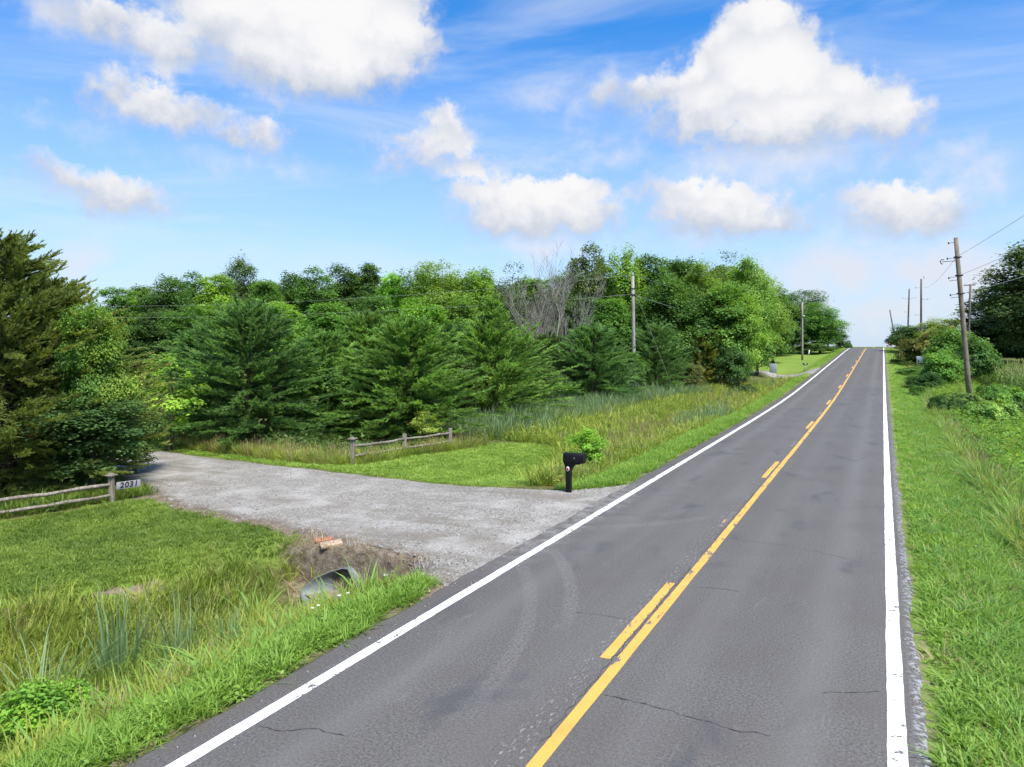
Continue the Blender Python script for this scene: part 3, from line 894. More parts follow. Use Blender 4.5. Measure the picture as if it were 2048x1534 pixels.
def crown_mesh(name, H, R, base, lobes, twigs, leaves, size, kind='wood', m=None, thin=1.0, seed=0):
    """leafy crown: lobes > twigs > leaves, uneven outline, see-through gaps. Returns (crown mesh, lobe centres)"""
    global rng
    keep, rng = rng, np.random.default_rng(seed + 100)
    zc, hz = (base + 1) / 2 * H, (1 - base) / 2 * H
    cs, rs = [], []
    tries = 0
    while len(cs) < lobes and tries < 4000:
        tries += 1
        u = unit(1)[0] * (rng.random() ** .45)
        f = 1.0
        if kind in ('wood', 'airy', 'spiky'):
            f = .72 + .28 * (1 - abs(u[2] + .25))
        if kind in ('shrub', 'bramble') and u[2] < -.5:
            continue
        p = np.array([u[0] * R * .78 * f, u[1] * R * .78 * f, zc + u[2] * hz * .82])
        if all(np.linalg.norm((p - q) / np.array([1, 1, 1.15])) > (.40 if kind != 'bramble' else .26) * R * (.9 if kind != 'airy' else 1.1) for q in cs):
            cs.append(p)
            rs.append(min(R, H * .75) * rng.uniform(.30, .46))
    LC, LN, LS, LT = [], [], [], []
    ctr = np.array([0, 0, zc - hz * .25])
    for p, r in zip(cs, rs):
        k = int(twigs * rng.uniform(.75, 1.25))
        d = unit(k)
        d[:, 2] = np.where(d[:, 2] < -.35, -d[:, 2], d[:, 2])
        tw = p + d * r * rng.uniform(.65, 1.12, (k, 1)) * np.array([1, 1, .85])
        if kind == 'spiky':
            top = (p[2] > zc)
            tw[:, 2] += top * rng.random(k) ** 3 * H * .12
        lt = rng.normal(.5, .12)
        for t, dd in zip(tw, d):
            if rng.random() > thin:
                continue
            n = int(leaves * rng.uniform(.6, 1.4))
            sp = r * rng.uniform(.20, .34)
            o = rng.normal(size=(n, 3)) * sp * np.array([1, 1, .55])
            if kind == 'spiky':
                o[:, 2] *= 2.4
                o[:, :2] *= .6
            o[:, 2] -= .25 * (np.hypot(o[:, 0], o[:, 1])) ** 2 / (sp + 1e-6) * .5
            out = (t - ctr) / (np.linalg.norm(t - ctr) + 1e-6)
            nn = np.array([0, 0, .75]) + out * .65 + rng.normal(size=(n, 3)) * .42
            LC.append(t + o)
            LN.append(nn)
            LS.append(size * rng.uniform(.65, 1.3, n))
            LT.append(np.full(n, lt + rng.normal(0, .16)) + rng.normal(0, .07, n))
    c, nn, s, t = np.concatenate(LC), np.concatenate(LN), np.concatenate(LS), np.concatenate(LT)
    V, F, K = leaf_cards(c, nn, s, .62)
    me = mesh_np(name, V, F, K, [m or M_LEAF], {'tint': np.repeat(np.clip(t, 0, 1), 4)})
    rng = keep
    return me, cs


def trunk_mesh(name, H, R, cs, r0, mats, stems=1):
    b = MB()
    rr = random.Random(len(cs) * 13 + int(H * 10))
    fork = H * .30
    for s in range(stems):
        ox, oy = (rr.uniform(-.12, .12) * R, rr.uniform(-.12, .12) * R) if stems > 1 else (0, 0)
        top = H * rr.uniform(.72, .82)
        pts = [(ox + rr.uniform(-.03, .03) * R * i, oy + rr.uniform(-.03, .03) * R * i, -0.25 + top * i / 5) for i in range(6)]
        b.tube(pts, [r0 * (1.25 if i == 0 else 1 - i / 5.6) / (1 + .4 * (stems - 1)) for i in range(6)], 7)
        for c in cs[s::stems]:
            zb = max(.12 * H, min(c[2] - .12 * H, rr.uniform(.25, .6) * H))
            i = min(4, int((zb + .25) / top * 5))
            f = (zb + .25) / top * 5 - i
            st = Vector(pts[i]).lerp(Vector(pts[i + 1]), min(1, f))
            en = Vector(c)
            md = st.lerp(en, .55) + Vector((rr.uniform(-.1, .1), rr.uniform(-.1, .1), .12)) * R * .6
            b.tube([st, md, en, en + (en - md) * .35], [r0 * .36, r0 * .22, r0 * .10, r0 * .03], 5, cap=False)
    return b.mesh(name, mats, smooth=True)


def cedar_mesh(name, H, R, nb, nsp, nspk, seed, spire=0.0, spk=(.10, .018), ragged=.2, base=.02):
    """eastern red cedar: arching plumes of fine pointed sprays"""
    g = np.random.default_rng(seed)
    T0, T1, T2, tint = [], [], [], []
    limb = MB()
    limb.tube([(0, 0, -.25), (.04 * R, .02 * R, H * .3), (-.02 * R, .03 * R, H * .65), (0, 0, H * .97)], [H * .019, H * .014, H * .008, H * .002], 7)
    for bi in range(nb):
        t = base + (1 - base) * (bi + g.random()) / nb
        t = t ** 1.12
        if spire:
            prof = max(max(0.0, 1 - (t / spire) ** 1.8) ** .75, .13 * (1 - t) / (1 - spire) if t > spire * .9 else 0)
        else:
            prof = (1 - t ** 1.8) ** .75
        if spire and t > spire and g.random() < .45:
            continue
        prof *= .70 + .30 * float(sstep(0, .22, t))
        L = R * prof * g.uniform(1 - ragged * 1.6, 1 + ragged) + (.12 if not spire or t < spire else .05) * R
        az = bi * 2.39996 + g.normal(0, .35)
        e0 = math.radians(3 + 30 * t + g.normal(0, 13))
        bend = math.radians(20 + g.normal(0, 14)) * (1 - .3 * t)
        z0 = t * H * .97
        n = 7
        pts = [np.array([0, 0, z0])]
        e = e0
        side = g.normal(0, .16)
        for i in range(n):
            a = az + side * i / n
            d = np.array([math.cos(a) * math.cos(e), math.sin(a) * math.cos(e), math.sin(e)])
            pts.append(pts[-1] + d * L / n)
            e += bend / n * (1.6 if i > n * .5 else -.3)
        pts = np.array(pts)
        if bi % 3 == 0:
            limb.tube(pts[:6], [H * .0045 * (1 - .14 * i) for i in range(6)], 4, cap=False)
        bt = g.normal(.5, .15)
        s = np.sort(g.uniform(.07, 1.0, max(4, int(nsp * (.35 + .65 * prof)))) ** .8)
        for q in s:
            f = q * n
            i = min(n - 1, int(f))
            o = pts[i] + (pts[i + 1] - pts[i]) * (f - i)
            ax = pts[i + 1] - pts[i]
            ax /= np.linalg.norm(ax)
            sd = np.cross(ax, [0, 0, 1])
            sd /= np.linalg.norm(sd) + 1e-9
            up = np.cross(sd, ax)
            an = g.uniform(0, 2 * math.pi)
            spread = g.uniform(.35, .95) * (1.15 - .75 * q)
            d = ax + (sd * math.cos(an) * 1.15 + up * (math.sin(an) * .6 + .22)) * spread
            d /= np.linalg.norm(d)
            sl = R * g.uniform(.08, .17) * (1.2 - .35 * q)
            k = nspk
            u = g.uniform(.0, 1, k)
            o2 = o + d * sl * u[:, None]
            dd = d + g.normal(size=(k, 3)) * .38 + np.array([0, 0, .22])
            dd /= np.linalg.norm(dd, axis=1, keepdims=True)
            ln = spk[0] * g.uniform(.6, 1.35, k)[:, None] * (1.1 - .35 * u[:, None])
            w = np.cross(dd, g.normal(size=(k, 3)))
            w /= np.linalg.norm(w, axis=1, keepdims=True) + 1e-9
            w *= spk[1] * g.uniform(.7, 1.4, k)[:, None]
            T0.append(o2 - w)
            T1.append(o2 + w)
            T2.append(o2 + dd * ln)
            tint.append(np.full(k, bt + g.normal(0, .12) + .22 * (q - .6)))
    A, B, C = np.concatenate(T0), np.concatenate(T1), np.concatenate(T2)
    V = np.stack([A, B, C], 1).reshape(-1, 3)
    tn = np.clip(np.concatenate(tint), 0, 1)
    me = mesh_np(name, V, np.arange(len(V)), np.full(len(A), 3), [M_CEDAR], {'tint': np.repeat(tn, 3)})
    return me, limb.mesh(name + '_trunk', M_CEDARBARK, smooth=True)


PROTO = {}


def proto(kind, variant):
    key = (kind, variant)
    if key in PROTO:
        return PROTO[key]
    sd = sum(map(ord, kind)) + variant * 31
    if kind == 'cedar':
        H, R = 6.0, 3.0
        r = cedar_mesh('crown', H, R, 320, 32, 28, sd, spk=(.125, .019), ragged=.20)
    elif kind == 'cedar_spire':
        H, R = 7.0, 3.5
        r = cedar_mesh('crown', H, R, 330, 32, 28, sd, spire=.80, spk=(.125, .019), ragged=.22)
    elif kind == 'cedar_near':
        H, R = 8.0, 2.9
        r = cedar_mesh('crown', H, R, 440, 36, 26, sd, spk=(.11, .016), ragged=.34)
    else:
        H, R, base, lobes, tw, lv, size, thin, stems, r0 = {
            'wood': (11, 2.9, .03, 32, 22, 26, .25, .95, 1, .17),
            'round': (11, 3.3, .05, 32, 26, 26, .22, .97, 1, .18),
            'spiky': (12, 2.4, .04, 28, 22, 26, .24, .95, 1, .17),
            'airy': (13, 2.5, .40, 13, 15, 15, .25, .8, 1, .15),
            'broad_near': (6, 1.5, .08, 22, 26, 34, .115, .95, 2, .07),
            'broad_mid': (5, 2.0, .02, 24, 22, 26, .19, .95, 2, .07),
            'sapling': (4, 1.2, .12, 14, 13, 13, .13, .8, 3, .05),
            'shrub': (3, 1.8, .0, 18, 26, 28, .17, .97, 3, .05),
            'bramble': (1.0, 1.6, .0, 26, 22, 20, .115, .97, 4, .02),
            'shrub_near': (1, .55, .0, 18, 20, 20, .062, .95, 4, .015),
            'sumac': (1.3, .6, .0, 14, 16, 20, .085, .95, 4, .02),
        }[kind]
        me, cs = crown_mesh('crown', H, R, base, lobes, tw, lv, size, kind, thin=thin, seed=sd)
        r = (me, trunk_mesh('trunk', H, R, cs, r0, M_BARK, stems))
    PROTO[key] = (H, R, r[0], r[1])
    return PROTO[key]


TINTS = {0: (.034, .072, .018), 1: (.055, .115, .022), 2: (.085, .165, .024), 3: (.098, .158, .026), 4: (.038, .068, .021), 5: (.058, .108, .024), 6: (.085, .095, .026), 7: (.080, .145, .032), 8: (.09, .165, .020), 9: (.12, .16, .03)}
CTINT = {0: (.036, .066, .020), 1: (.046, .086, .020), 2: (.040, .074, .024), 3: (.078, .080, .022)}
NEAR_CEDAR = (.050, .064, .017)
NAMES = {'cedar': 'cedar_tree', 'cedar_spire': 'cedar_tree', 'cedar_near': 'cedar_tree', 'wood': 'broadleaf_tree', 'round': 'broadleaf_tree', 'spiky': 'broadleaf_tree', 'airy': 'broadleaf_tree',
         'broad_near': 'broadleaf_tree', 'broad_mid': 'broadleaf_tree', 'sapling': 'sapling', 'shrub': 'shrub', 'bramble': 'shrub', 'shrub_near': 'shrub', 'sumac': 'shrub'}
GROUPS = {'cedar': 'cedars along the drive and the road', 'cedar_spire': 'cedars along the drive and the road', 'cedar_near': 'olive cedars behind the left fence', 'shrub': 'shrubs and brambles by the road', 'bramble': 'shrubs and brambles by the road'}
VARS = {'cedar': 4, 'wood': 5, 'round': 2, 'spiky': 2, 'airy': 2, 'shrub': 3, 'bramble': 2, 'cedar_near': 1, 'broad_near': 2, 'broad_mid': 2, 'sapling': 1, 'shrub_near': 1, 'sumac': 1, 'cedar_spire': 1}


def plant_tree(i, x, y, ztop, r, kind, tint, label):
    zb = float(ground_z(x, y))
    H, R, crown, trunk = proto(kind, i % VARS[kind])
    g = random.Random(i * 17 + 3)
    t = thing(NAMES[kind], (x, y, zb - .03), label, 'shrub' if NAMES[kind] == 'shrub' else 'tree',
              GROUPS.get(kind) or ('trees of the wood behind the cedars' if kind in ('wood', 'round', 'spiky', 'airy') else None), g.uniform(0, 6.28))
    if 'group' in t and y > 100:
        t['group'] = 'trees and bushes near the crest'
    sx = r / R * (1.12 if kind in ('cedar', 'cedar_spire') else 1.0)
    t.scale = (sx, sx, (ztop - zb) / H * (.90 if kind.startswith('cedar') else 1.10 if kind in ('wood', 'round') and y > 58 and x < 0 and y < 100 else 1.0))
    c = link('crown', crown, t)
    col = (CTINT[tint] if kind.startswith('cedar') else TINTS[tint]) if kind != 'cedar_near' else NEAR_CEDAR
    k = (3.9 if kind.startswith('cedar') else 2.4) * (1 + g.uniform(-.14, .14))
    c.color = (col[0] * k * g.uniform(.92, 1.1), col[1] * k, col[2] * k, 1)
    link('trunk', trunk, t)
    return t


for i, row in enumerate(TREES):
    plant_tree(i, *row)


# dead bare tree
def dead_tree(x, y, H):
    g = random.Random(5)
    zb = float(ground_z(x, y))
    t = thing('dead_tree', (x, y, zb - .05), 'bare grey dead tree with spreading leafless limbs above the cedars', 'tree')
    trunk, limbs, twigs = MB(), MB(), MB()

    def grow(b, p, d, L, r, depth):
        pts, rr = [Vector(p)], [r]
        d = Vector(d).normalized()
        n = 5
        for i in range(n):
            d = (d + Vector((g.gauss(0, .12), g.gauss(0, .12), g.gauss(.05, .08)))).normalized()
            pts.append(pts[-1] + d * L / n)
            rr.append(r * (1 - .62 * (i + 1) / n))
        b.tube(pts, rr, 6 if depth < 2 else 4, cap=False)
        if depth >= 4:
            return
        for q in range({0: 6, 1: 6, 2: 5, 3: 3}[depth]):
            i = g.randint(1 if depth else 2, n)
            a = g.uniform(0, 6.28)
            e = Vector((math.cos(a), math.sin(a), g.uniform(.0, .7)))
            dd = (d * .8 + e * g.uniform(.5, 1.0)).normalized()
            grow(limbs if depth < 1 else twigs, pts[i], dd, L * g.uniform(.42, .66), max(.012, rr[i] * .58), depth + 1)

    for s, (dx, dy) in enumerate(((-.30, .1), (.28, -.1), (.02, .15), (.55, .1), (-.62, -.05))):
        grow(trunk, (dx * .2, dy * .2, 0), (dx, dy, 1), H * (.66 if s < 3 else .58), .15, 0)
    zt = max(v[2] for v in trunk.v + limbs.v + twigs.v)
    wd = max(abs(v[0]) for v in trunk.v + limbs.v + twigs.v)
    t.scale = (4.0 / wd, 4.0 / wd, H / zt)
    trunk.obj('trunk', M_DEAD, t, True)
    limbs.obj('limbs', M_DEAD, t, True)
    twigs.obj('twigs', M_DEAD, t, True)


dead_tree(-21.6, 48.0, 12.0)


# ------------------------------------------------------------------ scattered cover (grass, weeds, gravel, corn): instances on points
def scatter(name, pts, rot, scl, idx, protos, label=None, cat=None):
    """one object that carries all its plants as instances of the given meshes"""
    c = bpy.data.collections.new(name + '_kinds')
    for i, me in enumerate(protos):
        o = bpy.data.objects.new('%s_%02d' % (name, i), me)
        c.objects.link(o)
    n = len(pts)
    me = bpy.data.meshes.new(name)
    me.vertices.add(n)
    me.vertices.foreach_set('co', np.asarray(pts, np.float32).ravel())
    a = me.attributes.new('rot', 'FLOAT_VECTOR', 'POINT')
    a.data.foreach_set('vector', np.asarray(rot, np.float32).ravel())
    a = me.attributes.new('scl', 'FLOAT_VECTOR', 'POINT')
    a.data.foreach_set('vector', np.asarray(scl, np.float32).ravel())
    a = me.attributes.new('idx', 'INT', 'POINT')
    a.data.foreach_set('value', np.asarray(idx, np.int32))
    o = link(name, me)
    tag(o, label, cat, kind='stuff')
    g = bpy.data.node_groups.new(name, 'GeometryNodeTree')
    g.interface.new_socket('Geometry', in_out='INPUT', socket_type='NodeSocketGeometry')
    g.interface.new_socket('Geometry', in_out='OUTPUT', socket_type='NodeSocketGeometry')
    gi, go = g.nodes.new('NodeGroupInput'), g.nodes.new('NodeGroupOutput')
    iop = g.nodes.new('GeometryNodeInstanceOnPoints')
    ci = g.nodes.new('GeometryNodeCollectionInfo')
    ci.inputs['Collection'].default_value = c
    ci.inputs['Separate Children'].default_value = True
    ci.inputs['Reset Children'].default_value = True

    def named(nm, ty):
        q = g.nodes.new('GeometryNodeInputNamedAttribute')
        q.data_type = ty
        q.inputs['Name'].default_value = nm
        return [s for s in q.outputs if s.enabled][0]
    L = g.links.new
    L(gi.outputs[0], iop.inputs['Points'])
    L(ci.outputs[0], iop.inputs['Instance'])
    iop.inputs['Pick Instance'].default_value = True
    L(named('idx', 'INT'), iop.inputs['Instance Index'])
    e2r = g.nodes.new('FunctionNodeEulerToRotation')
    L(named('rot', 'FLOAT_VECTOR'), e2r.inputs[0])
    L(e2r.outputs[0], iop.inputs['Rotation'])
    L(named('scl', 'FLOAT_VECTOR'), iop.inputs['Scale'])
    L(iop.outputs[0], go.inputs[0])
    md = o.modifiers.new('scatter', 'NODES')
    md.node_group = g
    return o


def grass_mat(name, col, col2, trans=.42, rnd=.5, scale=.5, vary=.45):
    m, N, b = mat(name)
    oi = N.n('ShaderNodeObjectInfo')
    t = N.attr('tint')
    big = N.noise(N.pos(), scale, 3, .6)
    f = N.m('ADD', N.m('MULTIPLY', N.m('SUBTRACT', oi.outputs['Random'], .5), rnd), N.m('MULTIPLY_ADD', N.m('SUBTRACT', big, .5), 2.4, .5))
    f = N.m('ADD', f, N.m('MULTIPLY', N.m('SUBTRACT', t, .5), vary), clamp=True)
    c = N.mix(f, tuple(q * 1.85 for q in col), tuple(q * 1.85 for q in col2))
    N.put(b.inputs['Base Color'], c)
    b.inputs['Roughness'].default_value = .5
    b.inputs['Specular IOR Level'].default_value = .3
    tr = N.n('ShaderNodeBsdfTranslucent')
    N.put(tr.inputs['Color'], N.mix(1.0, c, (1.3, 1.2, .7), 'MULTIPLY'))
    mx = N.n('ShaderNodeMixShader')
    mx.inputs[0].default_value = trans
    out = m.node_tree.nodes['Material Output']
    for i, s in ((1, b), (2, tr)):
        m.node_tree.links.new(s.outputs[0], mx.inputs[i])
    m.node_tree.links.new(mx.outputs[0], out.inputs[0])
    return m


def tuft(name, n, h, spread, w, lean, m, seed, heads=0, headmat=None, wind=(0, 0)):
    """a tuft of tapered, bent blades; optional seed heads on stems"""
    g = np.random.default_rng(seed)
    V, F, K, T, MI = [], [], [], [], []
    o = 0
    for i in range(n):
        a = g.uniform(0, 6.283)
        r = spread * math.sqrt(g.random())
        p = np.array([math.cos(a) * r, math.sin(a) * r, -.02])
        L = h * g.uniform(.55, 1.15)
        b = a + g.normal(0, .9)
        le = abs(g.normal(lean, lean * .5))
        d = np.array([math.cos(b) * le + wind[0], math.sin(b) * le + wind[1], 1.0])
        sd = np.array([-math.sin(b + g.normal(0, .6)), math.cos(b), 0])
        bend = np.array([math.cos(b), math.sin(b), -.35]) * L * le * .55
        m1 = p + d * L * .5 + bend * .18
        m2 = p + d * L * .82 + bend * .6
        tp = p + d * L + bend * 1.25
        ww = w * g.uniform(.7, 1.3)
        V += [p - sd * ww * .7, p + sd * ww * .7, m1 - sd * ww, m1 + sd * ww, m2 - sd * ww * .6, m2 + sd * ww * .6, tp]
        F += [o, o + 1, o + 3, o + 2, o + 2, o + 3, o + 5, o + 4, o + 4, o + 5, o + 6]
        K += [4, 4, 3]
        T += [g.random()] * 7
        MI += [0, 0, 0]
        o += 7
    for i in range(heads):
        a = g.uniform(0, 6.283)
        r = spread * math.sqrt(g.random())
        p = np.array([math.cos(a) * r, math.sin(a) * r, 0])
        L = h * g.uniform(1.0, 1.35)
        b = g.uniform(0, 6.283)
        tp = p + np.array([math.cos(b) * L * .18 + wind[0] * L, math.sin(b) * L * .18 + wind[1] * L, L])
        sd = np.array([.003, .002, 0])
        up = (tp - p) / L
        hd = L * .22
        V += [p - sd, p + sd, tp - up * hd - sd, tp - up * hd + sd, tp - up * hd * .5 + np.array([w * 1.1, 0, 0]), tp, tp - up * hd * .5 - np.array([w * 1.1, 0, 0]), tp - up * hd * .5 + np.array([0, w * 1.1, 0]), tp - up * hd * .5 - np.array([0, w * 1.1, 0])]
        F += [o, o + 1, o + 3, o + 2, o + 2, o + 4, o + 5, o + 6, o + 2, o + 7, o + 5, o + 8]
        K += [4, 4, 4]
        T += [g.random()] * 9
        MI += [0, 1, 1]
        o += 9
    return mesh_np(name, np.array(V), F, K, [m] + ([headmat] if heads else []), {'tint': T}, matidx=MI)


def weed(name, n, r, h, size, m, seed):
    g = np.random.default_rng(seed)
    k = n
    u = g.normal(size=(k, 3))
    u /= np.linalg.norm(u, axis=1, keepdims=True)
    u[:, 2] = abs(u[:, 2])
    q = g.random((k, 1)) ** .4
    c = u * q * np.array([r, r, h])
    global rng
    nn = np.c_[u[:, :2] * .6, np.full(k, .8)] + g.normal(size=(k, 3)) * .4
    V, F, K = leaf_cards(c, nn, size * g.uniform(.6, 1.4, k), .55)
    return mesh_np(name, V, F, K, [m], {'tint': np.repeat(g.random(k), 4)})


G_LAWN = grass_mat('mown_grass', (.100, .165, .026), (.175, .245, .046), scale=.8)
G_LAWN2 = grass_mat('olive_mown_grass', (.046, .086, .013), (.130, .180, .030), scale=.7)  # near lawn's own darker olive green, with patchy variation
G_VERGE = grass_mat('verge_grass', (.088, .165, .024), (.155, .235, .042), scale=.7)
G_VERGE2 = grass_mat('cool_verge_grass', (.070, .150, .030), (.150, .245, .055), scale=.6)
G_ROUGH = grass_mat('rough_grass', (.085, .132, .022), (.220, .250, .048), scale=.55)
G_BLUE = grass_mat('blue_green_grass', (.075, .125, .060), (.150, .205, .095), scale=.4)
G_TAN = grass_mat('dry_grass', (.13, .12, .048), (.25, .21, .105), scale=.8)
G_HEAD = grass_mat('seed_head', (.14, .105, .058), (.25, .19, .115), trans=.2)
G_WEED = grass_mat('weed_leaf', (.055, .120, .018), (.120, .220, .030), scale=.7)
G_WEED2 = grass_mat('yellow_weed_leaf', (.100, .150, .022), (.190, .230, .035), scale=.5)
G_BRAM = grass_mat('bramble_leaf', (.032, .066, .018), (.085, .135, .030), scale=.6)
G_CORN = grass_mat('corn_leaf', (.050, .095, .022), (.130, .185, .050), scale=.3)
G_TASS = grass_mat('corn_tassel', (.095, .125, .038), (.17, .185, .06), trans=.2)

AZ0, AZ1 = rad(-70), rad(16)


def grid_pts(x0, x1, y0, y1, s, near=3.0, far=400.0):
    """jittered grid of candidate points inside a wide wedge in front of the viewpoint"""
    xs, ys = np.arange(x0, x1, s), np.arange(y0, y1, s)
    X, Y = np.meshgrid(xs, ys)
    x = X.ravel() + rng.uniform(-.5, .5, X.size) * s
    y = Y.ravel() + rng.uniform(-.5, .5, X.size) * s
    az = np.arctan2(x, y)
    d = np.hypot(x, y)
    k = (az > AZ0) & (az < AZ1) & (d > near) & (d < far)
    return x[k], y[k]


def lay(name, x, y, protos, smin, smax, label, dz=0.0, tilt=.12, hvar=.25, weights=None):
    n = len(x)
    z = ground_z(x, y) + dz
    rot = np.c_[rng.normal(0, tilt, n), rng.normal(0, tilt, n), rng.uniform(0, 6.283, n)]
    s = rng.uniform(smin, smax, n)
    scl = np.c_[s, s, s * rng.uniform(1 - hvar, 1 + hvar, n)]
    idx = rng.choice(len(protos), n, p=weights)
    return scatter(name, np.c_[x, y, z], rot, scl, idx, protos, label, None)


def on_drive(x, y, pad=0.0):
    return inpoly(x, y, DRIVE)


def on_road(x):
    return (x > -6.42) & (x < .60)


# -- mown near lawn
x, y = grid_pts(-22, -10.8, 2.5, 13.2, .095)
k = inpoly(x + .12 * wob(x, y, 2.2), y + .12 * wob(x, y, 2.4, 2), LAWN_NEAR) & ~on_drive(x, y) & (rng.random(len(x)) > dirt_mask(x, y) * 1.1)
x, y = x[k], y[k]
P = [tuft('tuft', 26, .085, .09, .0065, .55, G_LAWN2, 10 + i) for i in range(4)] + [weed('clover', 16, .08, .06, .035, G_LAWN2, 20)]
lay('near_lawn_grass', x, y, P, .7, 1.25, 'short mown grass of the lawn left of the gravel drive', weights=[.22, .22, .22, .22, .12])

# -- mown corner lawn round the far fence
x, y = grid_pts(-40, -8.5, 17.6, 28, .12)
k = inpoly(x + .10 * wob(x, y, 2.2), y + .10 * wob(x, y, 2.4, 2), LAWN_CORNER) & ~on_drive(x, y)
x, y = x[k], y[k]
P = [tuft('tuft', 26, .085, .11, .008, .5, G_LAWN, 30 + i) for i in range(4)]
lay('corner_lawn_grass', x, y, P, .7, 1.2, 'bright mown grass between the gravel drive and the far rail fence')

# -- roadside verge grass, both sides
xs_, ys_ = [], []
for (a, b2, s, lo, hi) in ((.55, 3.6, .085, 5.5, 24), (.55, 3.4, .14, 24, 45), (.55, 3.3, .24, 45, 80), (.55, 3.2, .40, 80, 160)):
    x, y = grid_pts(a, b2, lo, hi, s)
    k = (x > .68) & (x < 2.75 + .25 * wob(x, y, .9)) & (rng.random(len(x)) > .55 * np.exp(-((x - .95 - .25 * wob(y, y, .8)) / .16) ** 2) - .1 * 0)
    xs_.append(x[k]); ys_.append(y[k])
xr, yr = np.concatenate(xs_), np.concatenate(ys_)
k = rng.random(len(xr)) < sstep(.55, 1.3, xr) * .75 + .12
P = [tuft('tuft', 30, .13, .10, .0058, .75, G_VERGE2 if i % 2 else G_VERGE, 40 + i) for i in range(5)] + [tuft('dry_tuft', 14, .12, .10, .005, .9, G_TAN, 47)]
lay('right_verge_grass', xr[k], yr[k], P, .75, 1.45, 'lush green grass of the right road verge', tilt=.2, weights=[.178] * 5 + [.11])
P = [weed('weed', 22, .12, .10, .045, G_VERGE, 50), weed('weed', 26, .10, .14, .04, G_WEED, 51), tuft('tuft', 16, .11, .09, .008, .6, G_VERGE, 52)]
lay('right_verge_weeds', xr[~k], yr[~k], P, .75, 1.4, 'low leafy weeds along the right pavement edge')

xs_, ys_ = [], []
for (s, lo, hi) in ((.08, 3.2, 10.6), (.10, 17.5, 40), (.2, 40, 75), (.36, 92, 160)):
    x, y = grid_pts(-9.0, -6.30, lo, hi, s)
    wd = np.where(y < 15, 1.15 - .4 * np.exp(-((y - 9.3) / 1.0) ** 2), 1.45) + .2 * wob(y, y, .8)
    k = (-6.30 - x < wd) & (x < -6.42 + .12 * wob(y, y, 2.0)) & ~on_drive(x, y) & ~((y > 77) & (y < 92))
    xs_.append(x[k]); ys_.append(y[k])
xl, yl = np.concatenate(xs_), np.concatenate(ys_)
P = [tuft('tuft', 24, .18, .09, .0068, .6, G_VERGE, 60 + i) for i in range(4)] + [weed('weed', 24, .11, .16, .05, G_VERGE, 66), weed('weed', 24, .12, .12, .045, G_WEED, 67)]
lay('left_verge_grass', xl, yl, P, .7, 1.35, 'bright green grass along the left pavement edge', weights=[.16] * 4 + [.2, .16])

# -- rough ditch grass at the lower left
x, y = grid_pts(-14, -7.1, 2.2, 11.0, .105)
lb = np.interp(y, [-2, 4.5, 6, 7, 8, 10, 11], [-12.6, -12.3, -12.1, -11.75, -11.45, -11.45, -10.9])
near_pipe = np.exp(-(((x + 9.4) / 1.5) ** 2 + ((y - 10.25) / 1.0) ** 2))
bank = (y > 9.9) & (x > -8.7)
k = (x > lb + .05 + .15 * wob(x, y, 2)) & (x < -7.35 + .15 * wob(y, y, 1.1)) & (rng.random(len(x)) > near_pipe * 1.6) & ~bank & (y < 10.9)
x, y = x[k], y[k]
u = (x - lb[k]) / (-7.3 - lb[k])
sel = rng.random(len(x))
kt = sel < .76
P = [tuft('tuft', 16, .46, .10, .0075, .42, G_ROUGH, 70 + i, wind=(.10, -.12)) for i in range(5)] + [tuft('dry_tuft', 10, .42, .10, .006, .5, G_TAN, 78, heads=3, headmat=G_HEAD)]
lay('ditch_grass', x[kt], y[kt], P, .55, 1.25, 'tall yellow-green rough grass filling the roadside ditch', tilt=.18, weights=[.188] * 5 + [.06])
kw = ~kt & (u > .35)
P = [weed('weed', 30, .16, .30, .06, G_WEED, 80), weed('weed', 26, .14, .22, .05, G_WEED2, 81), tuft('broad_tuft', 9, .5, .10, .014, .6, G_VERGE2, 82)]
lay('ditch_weeds', x[kw], y[kw], P, .6, 1.3, 'leafy weeds among the ditch grass beside the road')
# dead stems round the pipe
x, y = grid_pts(-11.2, -7.2, 9.6, 11.7, .13)
k = (rng.random(len(x)) < .5 * np.exp(-(((x + 9.6) / 1.9) ** 2 + ((y - 10.7) / .8) ** 2))) & ~((abs(x + 9.3) < .75) & (y < 10.9)) & ~on_drive(x, y)
P = [tuft('dry_tuft', 12, .20, .10, .004, 1.1, G_TAN, 84), tuft('dry_tuft', 9, .28, .08, .004, .8, G_HEAD, 85)]
lay('dead_stems', x[k], y[k], P, .6, 1.2, 'dry brown stems on the bare bank around the culvert')

# -- rough strips: along both fences and under the trees
x, y = grid_pts(-27, -14.6, 18.4, 26, .13)
df = polydist(x, y, [(-30, 20.4), (-25.3, 19.9), (-20.6, 19.8), (-16.9, 19.6), (-16.44, 19.75), (-16.25, 22.2), (-15.38, 24.3), (-14.6, 25.3)])
k = (df < .52 + .15 * wob(x, y, 1.6)) | ((x < -15.9) & (y > 19.7) & (y < 21.4) & (rng.random(len(x)) < .5)) & ~inpoly(x, y, LAWN_CORNER)
P = [tuft('tuft', 16, .42, .12, .008, .4, G_ROUGH, 90 + i) for i in range(3)] + [tuft('dry_tuft', 14, .44, .12, .006, .4, G_TAN, 95, heads=5, headmat=G_HEAD)]
lay('fence_side_grass', x[k], y[k], P, .6, 1.2, 'unmown grass with brown seed heads along the far rail fence')
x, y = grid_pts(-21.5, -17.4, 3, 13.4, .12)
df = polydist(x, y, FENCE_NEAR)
k = ((df < .38) & (x < np.interp(y, [3, 6.6, 9.35, 12.04, 13.4], [-21, -20.1, -19.36, -18.63, -18.3])) & (rng.random(len(x)) < .5)) | ((x < np.interp(y, [3, 6.6, 9.35, 12.04, 13.4], [-21, -20.1, -19.36, -18.63, -18.3])) & (rng.random(len(x)) < .5))
